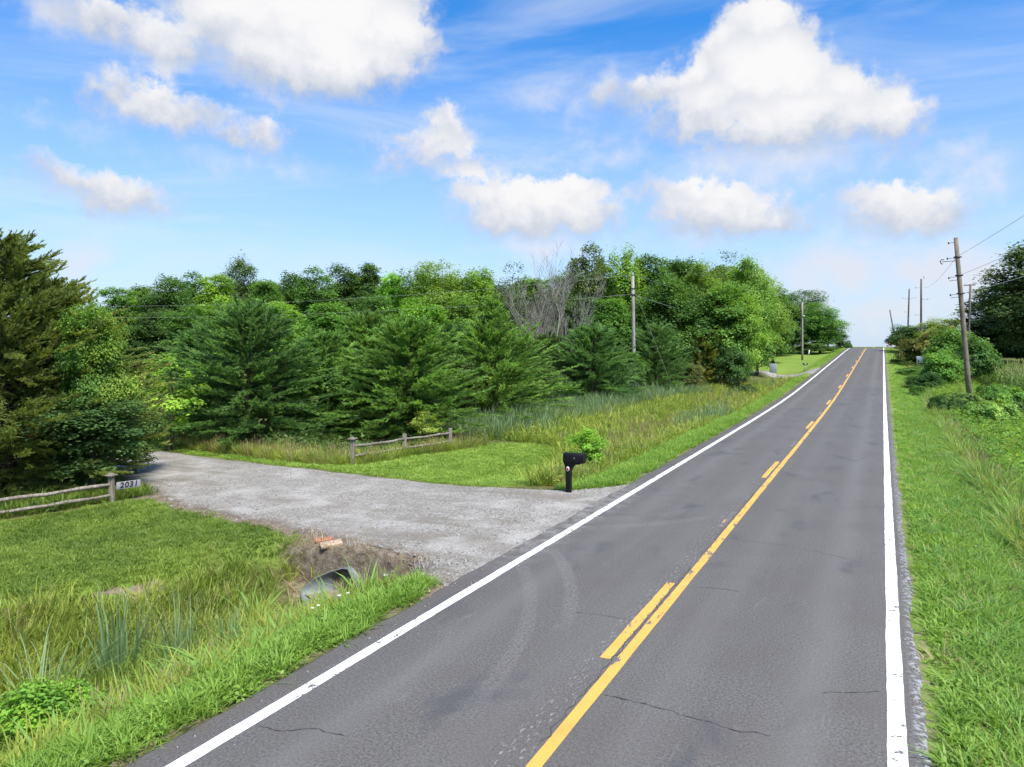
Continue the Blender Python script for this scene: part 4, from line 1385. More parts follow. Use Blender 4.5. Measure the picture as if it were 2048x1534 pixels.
k &= ~on_drive(x, y)
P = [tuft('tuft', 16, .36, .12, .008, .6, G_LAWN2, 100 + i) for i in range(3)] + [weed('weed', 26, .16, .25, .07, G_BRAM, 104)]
lay('dark_unmown_grass', x[k], y[k], P, .6, 1.2, 'dark unmown grass under the left rail fence')  # taller grass of the same dark olive green, mixed with weeds
# undergrowth along the feet of the cedars
x, y = grid_pts(-34, -15.5, 20.4, 27.5, .30)
k = (y - 20.6 < 1.9 + .5 * wob(x, y, .7) + (x < -24) * .8) & (x < -16.6) & (y > 20.5 + .3 * wob(x, y, 1.1))
P = [weed('bramble', 60, .32, .62, .12, G_BRAM, 110), weed('bramble', 50, .30, .45, .10, G_WEED, 111), weed('bramble', 55, .3, .5, .11, G_BRAM, 112)]
lay('undergrowth', x[k], y[k], P, .6, 1.25, 'low leafy undergrowth at the feet of the cedars', weights=[.4, .25, .35])

# -- rough bank between the verge and the trees on the left
xs_, ys_ = [], []
for (s, lo, hi) in ((.17, 18.3, 34), (.24, 34, 52), (.34, 52, 78)):
    x, y = grid_pts(-20, -7.6, lo, hi, s)
    tl = np.interp(y, [18, 25, 27, 45, 55, 62, 70, 80], [-9.0, -15.9, -19, -19, -16.5, -14, -11.2, -9.6])
    k = (x > tl) & (x < -7.75 - .15 * wob(y, y, .8)) & ~inpoly(x, y, LAWN_CORNER) & ~on_drive(x, y) & ~((y < 27) & (x < -12.4))
    k &= ~((y < 18.3) & (x > -8.0))
    xs_.append(x[k]); ys_.append(y[k])
x, y = np.concatenate(xs_), np.concatenate(ys_)
tl = np.interp(y, [18, 25, 27, 45, 55, 62, 70, 80], [-10.0, -15.9, -19, -19, -16.5, -14, -11.2, -9.6])
u = np.clip((-7.8 - x) / (-7.8 - tl), 0, 1)
nz = wob(x, y, .33, 1.0)
pb = np.where(y < 58, sstep(.50, .85, u + .18 * nz) * .75, .03) + .75 * np.exp(-(((x + 8.5) / .55) ** 2 + ((y - 42) / 2.2) ** 2)) + .5 * np.exp(-(((x + 9.3) / .5) ** 2 + ((y - 38) / 2) ** 2))
pt = (.22 * np.exp(-((u - .15 - .08 * nz) / .16) ** 2) + .10 * (nz > .35)) * (1 - pb * .8)
q = rng.random(len(x))
kb = q < pb
kt = ~kb & (q < pb + pt)
kr = ~kb & ~kt
P = [tuft('tuft', 18, 1.0, .13, .011, .22, G_BLUE, 120 + i, wind=(.08, .0)) for i in range(4)]
lay('blue_grass', x[kb], y[kb], P, .65, 1.2, 'tall blue-green grass on the bank below the cedars', tilt=.1)
P = [tuft('dry_tuft', 14, .5, .13, .008, .4, G_TAN, 130 + i, heads=6, headmat=G_HEAD) for i in range(2)] + [tuft('tuft', 14, .45, .13, .010, .4, G_ROUGH, 133)]
lay('seed_grass', x[kt], y[kt], P, .6, 1.2, 'tan seeding grass on the bank beside the verge')
P = [tuft('tuft', 16, .5, .14, .011, .38, G_ROUGH, 140 + i) for i in range(3)] + [weed('weed', 34, .2, .42, .075, G_WEED2, 145), weed('weed', 30, .18, .35, .07, G_WEED, 146)]
lay('bank_grass', x[kr], y[kr], P, .6, 1.3, 'mixed yellow-green grass and weeds on the roadside bank', weights=[.20, .18, .18, .22, .22])

# -- right side: rough grass, vines and weeds beyond the verge
xs_, ys_ = [], []
for (s, lo, hi) in ((.14, 12, 30), (.22, 30, 50), (.34, 50, 80), (.55, 80, 150)):
    x, y = grid_pts(2.2, 14, lo, hi, s)
    k = (x > 2.75 + .25 * wob(x, y, .9)) & (x < 2.75 + 9) & ~((y > 66) & (x > 9.5))
    xs_.append(x[k]); ys_.append(y[k])
x, y = np.concatenate(xs_), np.concatenate(ys_)
nz = wob(x, y, .45, 3.0)
pv = sstep(20, 27, y + 3 * nz) * sstep(3.0, 3.9, x + .5 * nz) * .88
pv = np.maximum(pv, .25 * sstep(3.6, 4.5, x))
q = rng.random(len(x))
kv = q < pv
kt = ~kv & (q < pv + .06 + .3 * np.exp(-((x - 3.1) / .3) ** 2))
kr = ~kv & ~kt
P = [weed('vine', 56, .30, .42, .085, G_WEED, 150), weed('vine', 50, .32, .34, .08, G_WEED2, 151), weed('vine', 54, .28, .5, .085, G_WEED, 152)]
lay('vines', x[kv], y[kv], P, .8, 1.8, 'light green vines and weeds carpeting the bank round the leaning pole')
P = [tuft('dry_tuft', 14, .42, .13, .007, .6, G_TAN, 160 + i, heads=2, headmat=G_HEAD) for i in range(2)]
lay('dry_grass', x[kt], y[kt], P, .8, 1.5, 'tan dry grass edging the right verge', tilt=.25)
P = [tuft('tuft', 18, .42, .13, .009, .6, G_VERGE2, 170 + i) for i in range(2)] + [tuft('tuft', 16, .45, .13, .009, .5, G_ROUGH, 173), weed('weed', 34, .2, .35, .07, G_WEED, 174)]
lay('right_rough_grass', x[kr], y[kr], P, .9, 1.7, 'rough grass and weeds beyond the right verge', tilt=.2, weights=[.3, .25, .25, .2])


# -- far field, woods behind, corn
x, y = grid_pts(-110, -30, 30, 75, 1.0)
k = (x < -30 - .2 * y * 0) & (rng.random(len(x)) < .8)
P = [tuft('tuft', 26, .5, .45, .03, .5, G_ROUGH, 180), tuft('tuft', 26, .45, .45, .03, .5, G_LAWN, 181)]
lay('field_grass', x[k], y[k], P, .7, 1.3, 'pale meadow grass glimpsed past the olive cedars')
x, y = grid_pts(-120, -16, 92, 130, 4.2)
k = x > -120
fw = [proto('wood', i)[2] for i in range(3)]
o = lay('far_woods', x[k], y[k], fw, 1.02, 1.32, 'dense green wood filling the distance behind the skyline trees', dz=-1.2, tilt=.05)
o.color = (.115, .22, .045, 1)


def corn_plant(seed):
    g = np.random.default_rng(seed)
    V, F, K, MI = [], [], [], []

    def quad(a, b, c, d, mi):
        o = len(V)
        V.extend([a, b, c, d])
        F.extend([o, o + 1, o + 2, o + 3])
        K.append(4)
        MI.append(mi)
    H = 2.1
    s = np.array([.014, 0, 0])
    quad(-s, s, s * .6 + [0, 0, H], -s * .6 + [0, 0, H], 0)
    s2 = np.array([0, .014, 0])
    quad(-s2, s2, s2 * .6 + [0, 0, H], -s2 * .6 + [0, 0, H], 0)
    a0 = g.uniform(0, 6.28)
    for i in range(10):
        z = .25 + i * .17
        a = a0 + i * math.pi + g.normal(0, .3)
        d = np.array([math.cos(a), math.sin(a), 0])
        n = np.array([-d[1], d[0], 0]) * .045
        L = g.uniform(.5, .75) * (1 - .25 * abs(i - 5) / 5)
        p = [np.array([0, 0, z]), np.array([0, 0, z + .22]) + d * L * .4, np.array([0, 0, z + .20]) + d * L * .8, np.array([0, 0, z - .05]) + d * L * 1.15]
        w = [.6, 1.0, .8, .1]
        for j in range(3):
            quad(p[j] - n * w[j], p[j] + n * w[j], p[j + 1] + n * w[j + 1], p[j + 1] - n * w[j + 1], 0)
    for i in range(3):
        a = g.uniform(0, 6.28)
        e = np.array([math.cos(a) * .13, math.sin(a) * .13, .26])
        n = np.array([-math.sin(a), math.cos(a), 0]) * .013
        b = np.array([0, 0, H - .03])
        quad(b - n, b + n, b + e + n * .6, b + e - n * .6, 1)
    return mesh_np('corn', np.array(V), F, K, [G_CORN, G_TASS], {'tint': g.random(len(V))}, matidx=MI)


rows_x = np.arange(10.2, 42, .76)
X, Y = np.meshgrid(rows_x, np.arange(71, 108, .30))
x = X.ravel() + rng.normal(0, .04, X.size)
y = Y.ravel() + rng.normal(0, .06, X.size)
k = (np.arctan2(x, y) < rad(14))
lay('corn_field', x[k], y[k], [corn_plant(i) for i in range(4)], .92, 1.08, 'tasselled corn crop standing in rows on the right', tilt=.04, hvar=.06)


# -- loose stones: drive, its margins, pavement edges
def pebble(seed):
    g = np.random.default_rng(seed)
    t = (1 + 5 ** .5) / 2
    v = np.array([(-1, t, 0), (1, t, 0), (-1, -t, 0), (1, -t, 0), (0, -1, t), (0, 1, t), (0, -1, -t), (0, 1, -t), (t, 0, -1), (t, 0, 1), (-t, 0, -1), (-t, 0, 1)], float)
    f = [(0, 11, 5), (0, 5, 1), (0, 1, 7), (0, 7, 10), (0, 10, 11), (1, 5, 9), (5, 11, 4), (11, 10, 2), (10, 7, 6), (7, 1, 8), (3, 9, 4), (3, 4, 2), (3, 2, 6), (3, 6, 8), (3, 8, 9), (4, 9, 5), (2, 4, 11), (6, 2, 10), (8, 6, 7), (9, 8, 1)]
    v /= np.linalg.norm(v, axis=1, keepdims=True)
    v *= g.uniform(.65, 1.2, (12, 1)) * np.array([1.0, .8, .6])
    return mesh_np('pebble', v, np.array(f).ravel(), [3] * 20, [M_STONE])


def stone_mat():
    m, N, b = mat('limestone_chip')
    r = N.n('ShaderNodeObjectInfo').outputs['Random']
    c = N.mix(r, (.13, .125, .115), (.38, .37, .35))
    c = N.mix(N.ramp(N.m('FRACT', N.m('MULTIPLY', r, 7.3)), .84, .9), c, (.27, .19, .13))
    N.put(b.inputs['Base Color'], c)
    b.inputs['Roughness'].default_value = .85
    return m


M_STONE = stone_mat()
x, y = grid_pts(-21, -6.0, 9.0, 19.8, .075)
dn = polydist(x, y, DRIVE_NEAR)
dfar = polydist(x, y, DRIVE_FAR)
D = np.hypot(x, y)
ind = on_drive(x, y)
p = np.where(ind, .22 + .55 * np.exp(-(dn / .9) ** 2) + .25 * np.exp(-(dfar / .5) ** 2), .45 * np.exp(-(dn / .35) ** 2)) * np.where(D > 17, .45, 1.0)
p = p * (x < -6.1)
k = rng.random(len(x)) < p
n = int(k.sum())
zz = ground_z(x[k], y[k]) + np.where(ind[k], .032, .006)
s = np.exp(rng.normal(math.log(.016), .38, n)).clip(.007, .042)
scatter('gravel', np.c_[x[k], y[k], zz], rng.uniform(0, 6.28, (n, 3)), np.c_[s, s, s], rng.integers(0, 4, n), [pebble(i) for i in range(4)], 'loose grey limestone gravel on the drive')
# a few chips thrown on the pavement edges
n = 420
x = np.where(rng.random(n) < .62, -6.3 + np.abs(rng.normal(0, .33, n)), rng.uniform(.33, .48, n))
y = rng.uniform(3, 22, n) ** 1.0
s = np.exp(rng.normal(math.log(.010), .35, n)).clip(.005, .022)
scatter('loose_chips', np.c_[x, y, road_z(y) + .004], rng.uniform(0, 6.28, (n, 3)), np.c_[s, s, s], rng.integers(0, 4, n), [pebble(i + 10) for i in range(4)], 'pale stone chips thrown along the pavement edges')


# ------------------------------------------------------------------ culvert
def culvert():
    x0, y0, r = -9.30, 10.74, .32
    zb = -1.10
    t = thing('culvert_pipe', (x0, y0, zb), 'corrugated steel culvert with a flared open end under the gravel drive', 'culvert')
    V, F = [], []
    n = 28
    ys = np.arange(0, 3.2, .014)
    for i, yy in enumerate(ys):
        rr = r + .011 * math.sin(yy / .068 * 2 * math.pi)
        for k in range(n):
            a = 2 * math.pi * k / n
            V.append((rr * math.sin(a), yy, r - rr * math.cos(a)))
    for i in range(len(ys) - 1):
        for k in range(n):
            k2 = (k + 1) % n
            F.append((i * n + k, (i + 1) * n + k, (i + 1) * n + k2, i * n + k2))
    o = MB().add(V, F).obj('corrugated_barrel', M_STEEL, t, True)
    s = o.modifiers.new('thick', 'SOLIDIFY')
    s.thickness = .004
    V, F = [], []
    ns, nk = 14, 24
    edgeL, edgeR = [], []
    for i in range(ns):
        q = i / (ns - 1)
        w = r + .55 * q ** 1.1
        tm = math.radians(168 * (1 - q) ** .8 + 32 * (1 - (1 - q) ** .8))
        rz = r
        for k in range(nk):
            a = -tm + 2 * tm * k / (nk - 1)
            V.append((w * math.sin(a) * (1 if tm < 1.57 else 1), -.60 * q, rz * (1 - math.cos(a))))
        edgeL.append(V[-nk])
        edgeR.append(V[-1])
    for i in range(ns - 1):
        for k in range(nk - 1):
            F.append((i * nk + k, i * nk + k + 1, (i + 1) * nk + k + 1, (i + 1) * nk + k))
    o = MB().add(V, F).obj('flared_apron', M_STEEL, t, True)
    s = o.modifiers.new('thick', 'SOLIDIFY')
    s.thickness = .006
    MB().tube(edgeL[::-1] + edgeR, .012, 6).obj('rolled_rim', M_STEEL, t, True)
    # silt lying in the apron
    b = MB()
    g = np.linspace(-1, 1, 9)
    pts, fs = [], []
    for j in range(9):
        yy = .5 - .98 * j / 8
        for gx in g:
            w = (r * .9 + .75 * max(0, -yy))
            pts.append((gx * w, yy, .135 + .04 * gx * gx - .04 * max(0, -yy) + .012 * math.sin(gx * 9 + j * 2)))
    for j in range(8):
        for k in range(8):
            fs.append((j * 9 + k, (j + 1) * 9 + k, (j + 1) * 9 + k + 1, j * 9 + k + 1))
    b.add(pts, fs).obj('silt', plain('wet_silt', (.19, .165, .125), .95, spec=.1, vary=.3), t, True)


culvert()


def brick(x, y, size, rz, col, label, dz=0.0):
    z = float(ground_z(x, y)) - .005 + size[2] / 2 + dz
    o = bevel(MB().box((0, 0, 0), size).obj('paving_brick', plain('fired_clay_' + label.split()[0], col, .85, vary=.18, scale=25)), .006)
    o.location = (x, y, z)
    o.rotation_euler = (rad(9), rad(-5), rz)
    return tag(o, label, 'brick')


brick(-10.36, 11.30, (.36, .18, .075), rad(30), (.36, .135, .08), 'red paving brick lying on the gravel above the culvert')
brick(-9.98, 11.10, (.44, .22, .06), rad(52), (.40, .30, .21), 'tan paving slab beside the red brick above the culvert', .015)


def litter(name, x, y, s, label, seed, col=(.75, .75, .74)):
    g = random.Random(seed)
    b = MB()
    n = 5
    vs = [((i / n - .5) * s, (j / n - .5) * s * .6, abs(g.gauss(0, .25)) * s * .4) for i in range(n + 1) for j in range(n + 1)]
    fs = [(i * (n + 1) + j, (i + 1) * (n + 1) + j, (i + 1) * (n + 1) + j + 1, i * (n + 1) + j + 1) for i in range(n) for j in range(n)]
    o = b.add(vs, fs).obj(name, plain('litter_white', col, .6, vary=.05))
    o.location = (x, y, float(ground_z(x, y)) + .05)
    o.rotation_euler = (rad(15), rad(8), g.uniform(0, 6))
    so = o.modifiers.new('thick', 'SOLIDIFY')
    so.thickness = .003
    return tag(o, label, 'litter')


litter('litter_scrap', -8.38, 10.84, .13, 'white scrap of litter on the bare bank right of the culvert', 3)
litter('litter_scrap', 1.35, 21.3, .16, 'crumpled pale litter in the right verge, farther of the two scraps', 4)
litter('litter_scrap', 1.75, 16.6, .15, 'small white litter in the right verge, nearer of the two scraps', 5)


# ------------------------------------------------------------------ rail fences
def split_rail(a, b, r, seed):
    g = random.Random(seed)
    n = 9
    pts, rr = [], []
    for i in range(n):
        q = i / (n - 1)
        p = Vector(a).lerp(Vector(b), q) + Vector((g.gauss(0, .006), g.gauss(0, .006), g.gauss(0, .010) - .02 * math.sin(q * 3.14)))
        pts.append(p)
        rr.append(r * g.uniform(.85, 1.12) * (.75 if i in (0, n - 1) else 1))
    return MB().tube(pts, rr, 6)


def rail_fence(name, posts, heights, rails, label, caps, pw=.12, group=None):
    base = Vector((posts[0][0], posts[0][1], float(ground_z(*posts[0]))))
    t = thing(name, base, label, 'fence', group)
    loc = []
    for i, (x, y) in enumerate(posts):
        z = float(ground_z(x, y))
        c = Vector((x, y, z)) - base
        loc.append(c)
        o = MB().box(c + Vector((0, 0, heights[i] / 2 - .15)), (pw, pw * .85, heights[i] + .3), Matrix.Rotation(rad(12 + 7 * i), 3, 'Z'), .93).obj('post', M_RAIL, t)
        bevel(o, .014, 2)
        if i in caps:
            k = MB().box(c + Vector((0, 0, heights[i] + .012)), (pw * 1.75, pw * 1.75, .035), Matrix.Rotation(rad(12), 3, 'Z'), .9)
            k.box(c + Vector((0, 0, heights[i] + .05)), (pw * 1.1, pw * 1.1, .04), Matrix.Rotation(rad(12), 3, 'Z'), .5)
            bevel(k.obj('post_cap', M_RAIL, o), .008)
    for i in range(len(posts) - 1):
        for j, h in enumerate(rails):
            a = loc[i] + Vector((0, 0, h))
            b = loc[i + 1] + Vector((0, 0, h))
            d = (b - a).normalized()
            split_rail(a - d * .02, b + d * .02, .048, i * 7 + j + len(posts)).obj('rail', M_RAIL, t, False)
    return t


rail_fence('rail_fence', FENCE_FAR, [.92, .86, .84], [.32, .66], 'weathered split rail fence with three posts between lawn and cedars', {0}, .15, 'split rail fences flanking the drive')
rail_fence('rail_fence', [(-18.63, 12.04), (-19.42, 9.1)], [.74, .74], [.20, .50], 'grey split rail fence on the left in front of the olive cedar', {0, 1}, .14, 'split rail fences flanking the drive')


def house_number():
    zb = float(ground_z(-18.63, 12.04)) + .45
    t = thing('house_number_sign', (-18.53, 12.10, zb), 'pale board reading 2031 fixed to the left fence post', 'sign', None, math.atan2(2.75, .75))
    W, Ht = .62, .20
    bevel(MB().box((W / 2, -.05, 0), (W, .022, Ht)).obj('board', plain('grey_white_board', (.25, .235, .255), .6, vary=.12), t), .004)
    cu = bpy.data.curves.new('digits', 'FONT')
    cu.body = '2031'
    cu.size = .215
    cu.shear = .18
    cu.extrude = .003
    cu.offset = .006
    cu.space_character = 1.12
    cu.align_x = 'CENTER'
    cu.align_y = 'CENTER'
    tmp = bpy.data.objects.new('digits', cu)
    COL.objects.link(tmp)
    me = bpy.data.meshes.new_from_object(tmp.evaluated_get(bpy.context.evaluated_depsgraph_get()))
    bpy.data.objects.remove(tmp)
    me.materials.clear()
    me.materials.append(M_INK)
    o = link('digits', me, t)
    o.location = (W * .5, -.066, 0)
    o.rotation_euler = (rad(90), 0, 0)


house_number()


# ------------------------------------------------------------------ mailboxes
def prism(b, prof, y0, y1):
    """profile in x,z swept along y"""
    n = len(prof)
    vs = [(x, y0, z) for x, z in prof] + [(x, y1, z) for x, z in prof]
    fs = [tuple(range(n)), tuple(range(2 * n - 1, n - 1, -1))] + [(i, i + n, (i + 1) % n + n, (i + 1) % n) for i in range(n)]
    return b.add(vs, fs)


def mailbox():
    x, y = -7.38, 17.50
    z = float(ground_z(x, y)) + .01
    t = thing('mailbox', (x, y, z), 'black plastic mailbox on a black post where drive meets road', 'mailbox')
    bevel(MB().box((0, 0, .33), (.145, .115, .76)).obj('post', M_BLACK, t), .012)
    bevel(MB().box((0, 0, -.005), (.15, .13, .07)).obj('post_foot', M_BLACK, t), .01)
    b = MB()
    prism(b, [(-.075, .62), (.075, .62), (.13, .72), (.20, .79), (.33, .80), (.36, .84), (-.14, .84), (-.10, .76)], -.075, .075)
    bevel(b.obj('bracket', M_BLACK, t), .008)
    # body: a box with a softly arched lid, long side across the view
    prof = [(-.115, .845), (.115, .845), (.122, 1.02), (.108, 1.065), (.07, 1.09), (0, 1.10), (-.07, 1.09), (-.108, 1.065), (-.122, 1.02)]
    n = len(prof)
    b = MB()
    xs = (-.13, -.115, .42)
    vs = [(xx, q[0] * (.93 if i == 0 else 1), q[1]) for i, xx in enumerate(xs) for q in prof]
    fs = [tuple(range(n - 1, -1, -1)), tuple(2 * n + i for i in range(n))] + [(j * n + i, j * n + (i + 1) % n, (j + 1) * n + (i + 1) % n, (j + 1) * n + i) for j in range(2) for i in range(n)]
    body = bevel(b.add(vs, fs).obj('box', M_BLACK, t), .008)
    b = MB()
    vs = [(xx, q[0] * 1.05, .845 + (q[1] - .845) * 1.03 - .004) for xx in (.424, .452) for q in prof]
    fs = [tuple(range(n - 1, -1, -1)), tuple(n + i for i in range(n)), ] + [(i, (i + 1) % n, (i + 1) % n + n, i + n) for i in range(n)]
    d = bevel(b.add(vs, fs).obj('door', M_BLACK, t), .005)
    MB().box((.465, 0, 1.05), (.02, .05, .03)).obj('handle', M_BLACK, d)
    MB().box((.20, -.1255, .965), (.018, .006, .055)).box((.198, -.1265, .985), (.030, .006, .014)).obj('emblem', plain('silver_emblem', (.30, .29, .30), .35, .6), t)
    # red reflector with a white six-sided border
    for nm, r, yy, m in (('reflector_border', .062, -.0835, M_WHITE), ('reflector', .040, -.0885, M_RED)):
        b = MB()
        pr = [(r * .82 * math.cos(rad(90 + 60 * k)), .665 + r * 1.12 * math.sin(rad(90 + 60 * k))) for k in range(6)]
        prism(b, pr, yy, yy + .006)
        b.obj(nm, m, t)


mailbox()


def small_mailbox(x, y, h, label, plate):
    z = float(ground_z(x, y))
    t = thing('mailbox', (x, y, z - .02), label, 'mailbox')
    MB().box((0, 0, h / 2), (.07, .07, h)).obj('post', M_SIGNBACK if plate else M_POLED, t)
    b = MB()
    pr = [(-.10, 0), (.10, 0), (.10, .12), (.06, .18), (-.06, .18), (-.10, .12)]
    n = 6
    vs = [(xx, a, h + c) for xx in (-.22, .34) for a, c in pr]
    fs = [tuple(range(n - 1, -1, -1)), tuple(n + i for i in range(n))] + [(i, (i + 1) % n, (i + 1) % n + n, i + n) for i in range(n)]
    b.add(vs, fs).obj('box', M_BLACK, t)
    if plate:
        MB().box((.06, -.104, h + .09), (.24, .008, .07)).obj('name_plate', M_WHITE, t)


small_mailbox(-7.9, 88.4, .80, 'small black mailbox with a white plate by the far lawn', True)
small_mailbox(1.05, 190.5, .95, 'tiny dark mailbox at the crest right of the road', False)


# ------------------------------------------------------------------ signs
def grey_sign():
    x, y = -8.66, 67.6
    z = float(ground_z(x, y))
    t = thing('road_sign', (x, y, z - .1), 'grey metal back of a road sign in the tall grass', 'sign', None, rad(8))
    MB().box((0, .03, 1.15), (.05, .05, 2.5)).obj('post', M_SIGNBACK, t)
    bevel(MB().box((0, 0, 1.98), (.62, .008, .80)).obj('panel', M_SIGNBACK, t), .003)
    MB().box((0, .012, 1.75), (.56, .014, .03)).obj('brace', M_SIGNBACK, t)
    MB().box((0, .012, 2.2), (.56, .014, .03)).obj('brace', M_SIGNBACK, t)


grey_sign()


def yellow_sign():
    x, y = 1.75, 198.0
    z = float(ground_z(x, y))
    h = 3.72 - z
    t = thing('warning_sign', (x, y, z - .1), 'yellow diamond warning sign with a black cross at the crest', 'sign')
    MB().box((0, .03, h / 2 + .1), (.06, .06, h + .5)).obj('post', M_SIGNBACK, t)
    R45 = Matrix.Rotation(rad(45), 3, 'Y')
    MB().box((0, 0, h), (.80, .01, .80), R45).obj('panel', M_YELLOWSIGN, t)
    MB().box((0, -.008, h), (.10, .006, .62)).obj('cross_upright', M_INK, t)
    MB().box((0, -.012, h + .02), (.44, .006, .10)).obj('cross_bar', M_INK, t)


yellow_sign()


def white_sign():
    x, y = 3.66, 86.5
    z = float(ground_z(x, y))
    t = thing('yard_sign', (x, y, z - .1), 'white rectangular sign half hidden by bushes on the right', 'sign')
    h = 2.12 - z + .1
    for sx in (-.36, .36):
        MB().box((sx, .03, h / 2), (.06, .05, h + .8)).obj('post', M_POLE, t)
    MB().box((0, 0, h), (.80, .012, .85)).obj('panel', M_WHITE, t)
    MB().box((.05, -.009, h - .33), (.60, .004, .07)).obj('dark_band', M_INK, t)
    MB().box((-.22, -.009, h - .08), (.16, .004, .14)).obj('dark_block', M_INK, t)


white_sign()


def stake():
    x, y = -10.9, 128.0
    z = float(ground_z(x, y))
    t = MB().box((0, 0, .45), (.14, .05, 1.1)).obj('marker_stake', M_WHITE)
    t.location = (x, y, z)
    t.rotation_euler = (0, rad(9), 0)
    tag(t, 'short white marker stake on the far lawn', 'stake')


stake()


# ------------------------------------------------------------------ utility poles and wires
def pole(x, y, top, r0, r1, m, label, lean=(0, 0), group='utility poles along the road', hardware=None):
    z = float(ground_z(x, y))
    H = top - z
    t = thing('utility_pole', (x, y, z), label, 'pole', group)
    pts = [(lean[0] * q, lean[1] * q, -.4 + (H + .4) * q) for q in (0, .25, .5, .75, 1)]
    MB().tube(pts, [r0 + (r1 - r0) * q for q in (0, .25, .5, .75, 1)], 12).obj('shaft', m, t, False)
    if hardware:
        hardware(t, H, lean)
    return t


def at_h(H, lean, z):
    q = (z + .4) / (H + .4)
    return Vector((lean[0] * q, lean[1] * q, z))


def arm(t, p, d, L, drop=0.0, knob=True, r=.018):
    e = p + Vector(d).normalized() * L + Vector((0, 0, drop))
    o = MB().tube([p, p.lerp(e, .6) + Vector((0, 0, .02)), e], r, 5).obj('arm', M_IRON, t)
    if knob:
        MB().tube([e + Vector((0, 0, -.06)), e + Vector((0, 0, -.02)), e + Vector((0, 0, .05)), e + Vector((0, 0, .09))], [.03, .05, .05, .02], 8).obj('insulator', M_IRON, o)
    return o


def hw_main(t, H, lean):
    w = (-1, -.12, 0)
    for dz in (1.32, 2.60, 3.86):
        c = at_h(H, lean, H - dz)
        b = MB().tube([c + Vector((0, 0, -.05)), c + Vector((0, 0, .05))], .185, 12)
        b.box(c + Vector((.2, 0, 0)), (.10, .10, .09)).box(c + Vector((-.2, 0, 0)), (.08, .10, .08))
        b.obj('clamp_band', M_IRON, t)
    arm(t, at_h(H, lean, H - .28), w, .46, -.06)
    o = arm(t, at_h(H, lean, H - 1.58), w, .95, -.05, False, .024)
    c = at_h(H, lean, H - 1.58) + Vector((-.98, -.1, -.02))
    MB().tube([c + Vector((.16, 0, .12)), c + Vector((0, 0, .14)), c + Vector((-.09, 0, .02)), c + Vector((-.02, 0, -.14)), c + Vector((.08, 0, -.18))], .032, 6).obj('hook', M_IRON, o)
    arm(t, at_h(H, lean, H - 1.40), w, .62, -.02)
    arm(t, at_h(H, lean, H - 2.66), w, .62, -.12)
    arm(t, at_h(H, lean, H - 2.92), w, .62, -.06, False)
    arm(t, at_h(H, lean, H - 3.9), w, .62, -.08)
    arm(t, at_h(H, lean, H - 4.12), w, .62, -.04, False)
    c = at_h(H, lean, H - .05)
    MB().tube([c + Vector((0, 0, .03)), c + Vector((0, 0, .08))], [.128, .11], 12).obj('pole_cap', M_IRON, t)


def hw_two(t, H, lean):
    arm(t, at_h(H, lean, H - 3.2), (1, -.1, 0), .9, .05)
    arm(t, at_h(H, lean, H - 1.4), (-1, -.1, 0), .8, .05)
    arm(t, at_h(H, lean, H - 5.6), (-1, -.1, 0), .8, .05)
    MB().tube([(0, 0, H), (0, 0, H + .5)], [.05, .02], 6).obj('top_pin', M_IRON, t)


def hw_cross(t, H, lean):
    for s in (1, -1):
        arm(t, at_h(H, lean, H - 2.0), (s, .1, 0), 1.1, .25)
    arm(t, at_h(H, lean, H - 4.4), (-1, 0, 0), .7, 0)


def hw_tee(t, H, lean):
    MB().box((-.1, 0, H - .1), (1.2, .1, .1)).obj('crossarm', M_IRON, t)


def hw_left(t, H, lean):
    c = at_h(H, lean, H)
    MB().tube([c, c + Vector((0, 0, .10)), c + Vector((0, 0, .2))], [.05, .07, .03], 8).obj('insulator', M_PORC, t)
    c = at_h(H, lean, H - 1.35)
    MB().tube([c + Vector((0, 0, -.06)), c + Vector((0, 0, .06))], .165, 10).box(c + Vector((-.2, 0, 0)), (.16, .1, .1)).obj('clamp_band', M_IRON, t)
    c = at_h(H, lean, H - .9)
    MB().tube([c + Vector((0, 0, -.03)), c + Vector((0, 0, .03))], .16, 10).obj('clamp_band', M_IRON, t)


def hw_far(t, H, lean):
    c = at_h(H, lean, H)
    MB().tube([c, c + Vector((0, 0, .25))], [.06, .03], 6).obj('insulator', M_PORC, t)
    MB().box(at_h(H, lean, H - 2.0) + Vector((.22, -.1, 0)), (.28, .16, .12)).obj('lamp_box', M_WHITE, t)


pole(-16.0, 50.2, 8.82, .150, .115, M_POLE, 'tall pale grey utility pole in front of the wood, guy wire attached', (-.22, 0), hardware=hw_left)
pole(-10.55, 114.4, 9.95, .155, .12, M_POLE, 'slim pale utility pole standing on the far lawn', (-.2, 0), hardware=hw_far)
pole(-9.70, 191.5, 7.1, .16, .14, M_POLE, 'short pale pole at the crest left of the road', (0, 0))
pole(5.62, 59.0, 11.30, .185, .135, M_POLEB, 'big leaning brown utility pole with black insulator arms', (-1.25, 0), hardware=hw_main)
pole(5.40, 127.2, 13.80, .19, .12, M_POLED, 'dark distant utility pole with side arms above the right hedge', (-.35, 0), hardware=hw_two)
pole(4.25, 155.2, 14.2, .17, .12, M_POLED, 'thinner dark pole with cross arms left of the armed hedge pole', (0, 0), hardware=hw_cross)
pole(3.30, 193.3, 11.8, .17, .12, M_POLED, 'dark pole tilting steeply left above the crest', (-1.95, 0))
pole(2.05, 205.0, 7.6, .09, .07, M_POLED, 'thin faint pole behind the yellow warning sign', (0, 0))
pole(9.15, 101.1, 10.95, .14, .11, M_POLED, 'dark pole with a short crossarm half hidden by the dusky tree', (0, 0), hardware=hw_tee)


